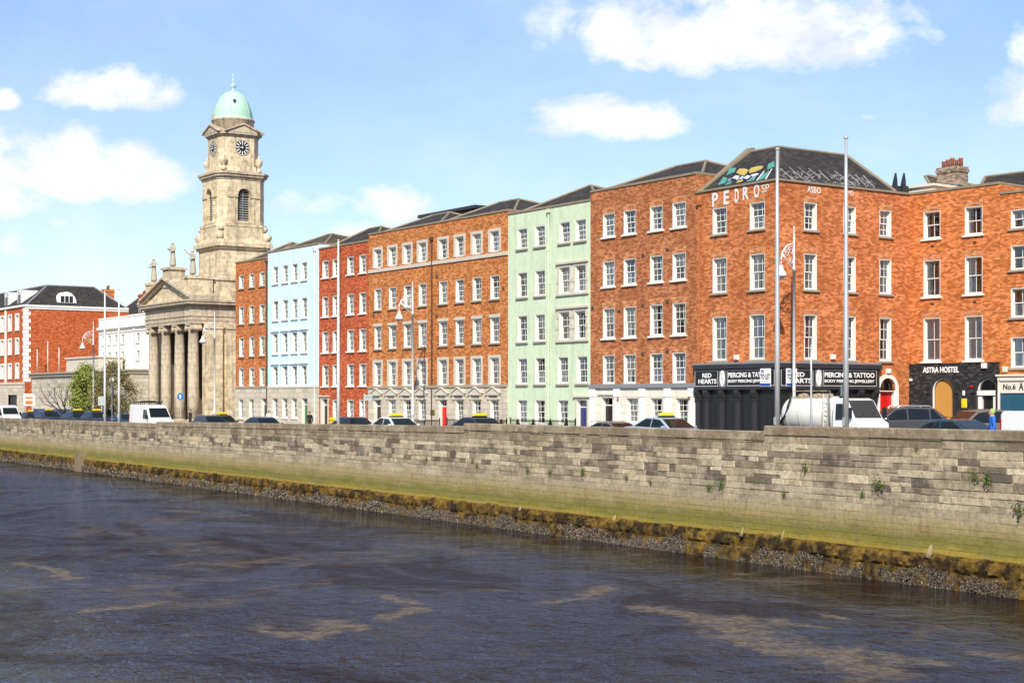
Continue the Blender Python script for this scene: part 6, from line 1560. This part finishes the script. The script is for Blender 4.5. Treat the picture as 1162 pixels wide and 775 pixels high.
m = MB(); m.tube([(-2.7,-.5,2.5),(-2.45,-.72,2.3),(-2.5,-.86,1.9),(-2.75,-.9,1.45),(-3.1,-.85,1.2),(-3.35,-.7,1.15)], .055, 8); m.build('hose', RUBBER, TK, True)
m = MB(); m.lathe([(.12,0),(.12,.3),(.17,.3),(.17,.36)], 12); v = m.build('outlet_valve', plain('rusty_cream', (.52,.40,.26), .8, var=.4), TK, True, (-3.35,-.3,1.25)); v.rotation_euler[1] = -PI/2
m = MB(); m.tube([(-3.3,.1,1.0),(-3.35,.1,1.7),(-3.2,.1,2.1)], .05, 8); m.tube([(-3.45,-.5,1.0),(-3.45,-.5,1.55)], .09, 8); m.build('pipework', BRN, TK, True)
m = MB()
for s in (-.16,.16): m.box(.42+s-.025,.42+s+.025,-.92,-.87,.9,2.5)
for k in range(7): m.box(.28,.56,-.91,-.88,1.0+k*.22,1.03+k*.22)
m.build('ladder', CREAMW, TK)
m = MB(); m.box(.70,.85,-.5,.5,.8,2.2); m.build('exhaust_stack', CHAR, TK)
wf = lambda z: .98-max(0,z-1.25)*.08
lw = [(.95,.5),(2.85,.45),(2.98,.7),(2.95,1.22),(2.55,1.42),(1.95,2.22),(1.65,2.30),(1.02,2.30),(.95,2.2)]
m = MB(); side_prism(m, lw, wf); cb = m.build('cab', WP, TK); soften(cb, .07, 3, 25); shade_by_angle(cb, 35)
m = MB(); a, c = Vector((2.53,0,1.44)), Vector((1.97,0,2.20)); o = Vector((c.z-a.z,0,-(c.x-a.x))).normalized()*.012
m.add([tuple(Vector((p.x,y,p.z))+o) for p,y in ((a,-.86),(a,.86),(c,.80),(c,-.80))], [(0,1,2,3)]); m.build('windscreen', plain('dusty_windscreen', (.045,.04,.032), .12, var=.2, spec=.7), TK)
for s in (-1,1):
    vs = [(x,s*(wf(z)+.012),z) for x,z in ((2.32,1.42),(1.90,2.06),(1.22,2.06),(1.22,1.38))]; m = MB(); m.add(vs if s > 0 else vs[::-1], [(0,1,2,3)]); m.build('side_window', CARGLASS, TK)
    m = MB(); m.box(2.35,2.5,min(s*1.02,s*1.25),max(s*1.02,s*1.25),1.45,1.9); soften(m.build('mirror', BLACK, TK), .04)
    m = MB(); m.box(2.84,2.99,min(s*.5,s*.88),max(s*.5,s*.88),.72,.92); soften(m.build('headlight', LAMPG, TK), .03)
    for x in (2.0,-1.6,-2.4): wheel(TK, x, s*.86, .42, TK)
TK.scale = (.80,.95,1.0)
m = MB(); m.tube([(2.52,-.5,1.46),(2.35,-.1,1.72)], .015, 5); m.tube([(2.52,.2,1.46),(2.35,.55,1.72)], .015, 5); m.build('wipers', BLACK, TK)
# ------------------------------------------------------------------ people
SKIN = plain('skin', (.50,.30,.21), .6); HAIRD = plain('dark_hair', (.03,.022,.018), .7); SHOE = plain('dark_shoes', (.03,.03,.03), .6)
def person(pos, ang, label, jacket, trousers, hair=HAIRD, h=1.72, stride=.0, hat=None):
    r = root('person', label, 'person', (pos.x,pos.y,gz(pos)+.12), ang, None)
    P_, E_, R_ = figure(h, False, stride=stride); me = skin_mesh('person_body', P_, E_, R_, [SKIN, jacket, trousers, SHOE])
    for p in me.polygons:
        z = p.center.z/h; x = abs(p.center.x)/h
        p.material_index = 3 if z < .045 else 2 if z < .50 and x < .13 else 1 if z < .845 and not (z < .50) else 0
    o = link('body', me, r)
    m = MB(); m.lathe([(.01,.10),(.07,.085),(.098,.03),(.10,-.04),(.085,-.10),(.05,-.10)], 14); hr = m.build('hair' if not hat else 'hat', hat or hair, r, True, (0,.012,.945*h)); hr.scale = (.85,.95,1)
    m = MB()
    for s in (-1,1): m.lathe([(.002,-.008),(.009,0),(.002,.008)], 6, s*.033, -.098)
    m.build('eyes', BLACK, r, False, (0,0,.918*h)); m = MB(); m.prism([(-.012,-.02),(.012,-.02),(0,.02)], lambda a,c: (a,-.085,c), lambda a,c: (a*.4,-.125,c-.008)); m.build('nose', SKIN, r, False, (0,0,.905*h))
    return r
BLJ = plain('bright_blue_coat', (.02,.14,.62), .7); WHJ = plain('white_jacket', (.75,.73,.70), .8); DKT = plain('dark_trousers', (.025,.025,.03), .8); DKJ = plain('black_jacket', (.02,.02,.022), .8)
person(mid(1126,.12), TERR.a-R(40), 'person in a bright blue coat and pale green hat before the hostel', BLJ, DKT, hat=plain('pale_green_hat', (.35,.50,.12), .8), h=1.74)
person(on_street(305.5,2.2), RGT+PI/2, 'dark haired person in a white jacket walking before the pale blue house', WHJ, DKT, stride=.12)
person(on_street(351.5,2.0), RGT+PI/2, 'person in dark clothes near the green front door', DKJ, DKT, h=1.65, stride=.10)
person(on_street(216,.9), TERR.a, 'person in dark clothes standing beside the church columns', DKJ, DKT, h=1.75)

# ------------------------------------------------------------------ daylight
w = bpy.data.worlds.new('World'); SC.world = w; w.use_nodes = True; nt = w.node_tree; nt.nodes.clear(); n = NT(nt)
SUN_EL, SUN_AZ = 38.0, 188.0
sky = n.n('ShaderNodeTexSky', sky_type='NISHITA', sun_disc=False, sun_elevation=R(SUN_EL), sun_rotation=R(SUN_AZ), altitude=0, air_density=1.0, dust_density=.15, ozone_density=1.6)
d = n.n('ShaderNodeTexCoord').outputs['Generated']; dx, dy, dz = n.sep(d)
az = n.m('ARCTAN2', dx, dy); el = n.m('ARCSINE', dz)
cv = n.comb(az, n.m('MULTIPLY', el, 1.5), 0.0)
n1 = n.noise(cv, 13.0, 8, .58, .5); n2 = n.noise(cv, 42.0, 6, .6, .3)
nn = n.m('ADD', n.m('MULTIPLY', n.m('SUBTRACT', n1, .5), 2.8), n.m('MULTIPLY', n.m('SUBTRACT', n2, .5), .95))
CL = [(135,107,82,30,1.3),(70,194,118,47,1.4),(152,206,70,35,1.3),(20,215,60,45,.9),(820,48,182,48,1.3),(715,28,108,42,1.1),(930,62,110,38,1.0),(682,138,80,33,1.3),(625,145,45,18,.6),(1158,118,40,40,1.3),(1172,60,30,40,1.0),
      (985,130,26,15,.38),(8,116,18,14,.8),(452,238,54,30,.85),(410,262,60,20,.7),(345,235,55,28,.65),(130,276,40,20,.45),(68,255,26,14,.5),(215,157,34,16,.3),(20,285,40,24,.45),(885,150,40,18,.12),(775,8,170,22,.7)]
best = None
for px, py, rx, ry, wt in CL:
    a0 = math.atan2(px-CX, FOC); e0 = math.atan2((HZ-py)*math.cos(a0), FOC)
    u = n.m('DIVIDE', n.m('SUBTRACT', az, a0), rx/FOC*math.cos(a0)**2); v = n.m('DIVIDE', n.m('SUBTRACT', el, e0), ry/FOC)
    v = n.m('MAXIMUM', v, n.m('MULTIPLY', v, -1.5))                    # flatter undersides
    q = n.m('SUBTRACT', wt, n.m('ADD', n.m('MULTIPLY', u, u), n.m('MULTIPLY', v, v)))
    best = q if best is None else n.m('MAXIMUM', best, q)
# other fair-weather clouds all round the sky, away from the view
oth = n.m('SUBTRACT', n.m('MULTIPLY', n.noise(n.comb(n.m('MULTIPLY', az, 1.4), n.m('MULTIPLY', el, 3.0), 5.0), 1.6, 3, .5), 8.0), 4.7)
away = n.m('MULTIPLY', n.m('SUBTRACT', n.m('ABSOLUTE', az), .45), 5.0, clamp=True)
up = n.m('MULTIPLY', n.m('SUBTRACT', el, .30), 5.0, clamp=True)
oth = n.m('SUBTRACT', oth, n.m('MULTIPLY', n.m('SUBTRACT', 1.0, away), 9.0))
best = n.m('MAXIMUM', best, oth)
dens = n.m('ADD', best, n.m('MULTIPLY', nn, 1.5))
mask = n.ramp(dens, [(.0, 0.0), (.38, .38), (.85, .90), (1.3, 1.0)])
hz = n.ramp(n.noise(cv, 3.2, 6, .6, .5), [(.42, 0.0), (.75, .32)])
mask = n.m('MAXIMUM', mask, hz)
shade = n.noise(n.n('ShaderNodeVectorMath', {0: cv, 1: (0.004, .012, 0)}, operation='ADD').outputs[0], 16.0, 5, .6)
ccol = n.mix(n.ramp(shade, [(.38, 0.0), (.62, 1.0)]), (5.3,5.55,5.95), (7.3,7.35,7.4))
tint = n.mix(1.0, sky.outputs[0], n.ramp(el, [(0.0, (.72,.76,.95)), (.16, (.84,.83,1.0)), (.30, (.89,.94,1.0))]), 'MULTIPLY')
SKYG = n.mix(mask, tint, ccol)
n.n('ShaderNodeOutputWorld', {'Surface': n.n('ShaderNodeBackground', {'Color': SKYG, 'Strength': .12})})
ld = bpy.data.lights.new('sun', 'SUN'); ld.energy = 4.2; ld.angle = R(.53); ld.color = (1.0,.93,.80)
so = bpy.data.objects.new('sun', ld); COL.objects.link(so)
sd = Vector((math.sin(R(SUN_AZ))*math.cos(R(SUN_EL)), math.cos(R(SUN_AZ))*math.cos(R(SUN_EL)), math.sin(R(SUN_EL))))
so.rotation_euler = sd.to_track_quat('Z', 'Y').to_euler(); so.location = (0,0,60)
cam = bpy.data.cameras.new('camera'); co = bpy.data.objects.new('camera', cam); COL.objects.link(co); SC.camera = co
co.location = (0,0,EYE); co.rotation_euler = (PI/2,0,0); cam.sensor_width = 36; cam.lens = FOC/1162*36; cam.shift_y = (HZ-387.5)/1162; cam.clip_start = .5; cam.clip_end = 8000
SC.view_settings.view_transform = 'Standard'; SC.view_settings.look = 'None'; SC.view_settings.exposure = .45; SC.view_settings.gamma = 1.0
SC.render.engine = 'CYCLES'; SC.cycles.use_denoising = True; SC.cycles.max_bounces = 6; SC.cycles.transparent_max_bounces = 12; SC.cycles.glossy_bounces = 3; SC.cycles.caustics_reflective = False; SC.cycles.caustics_refractive = False
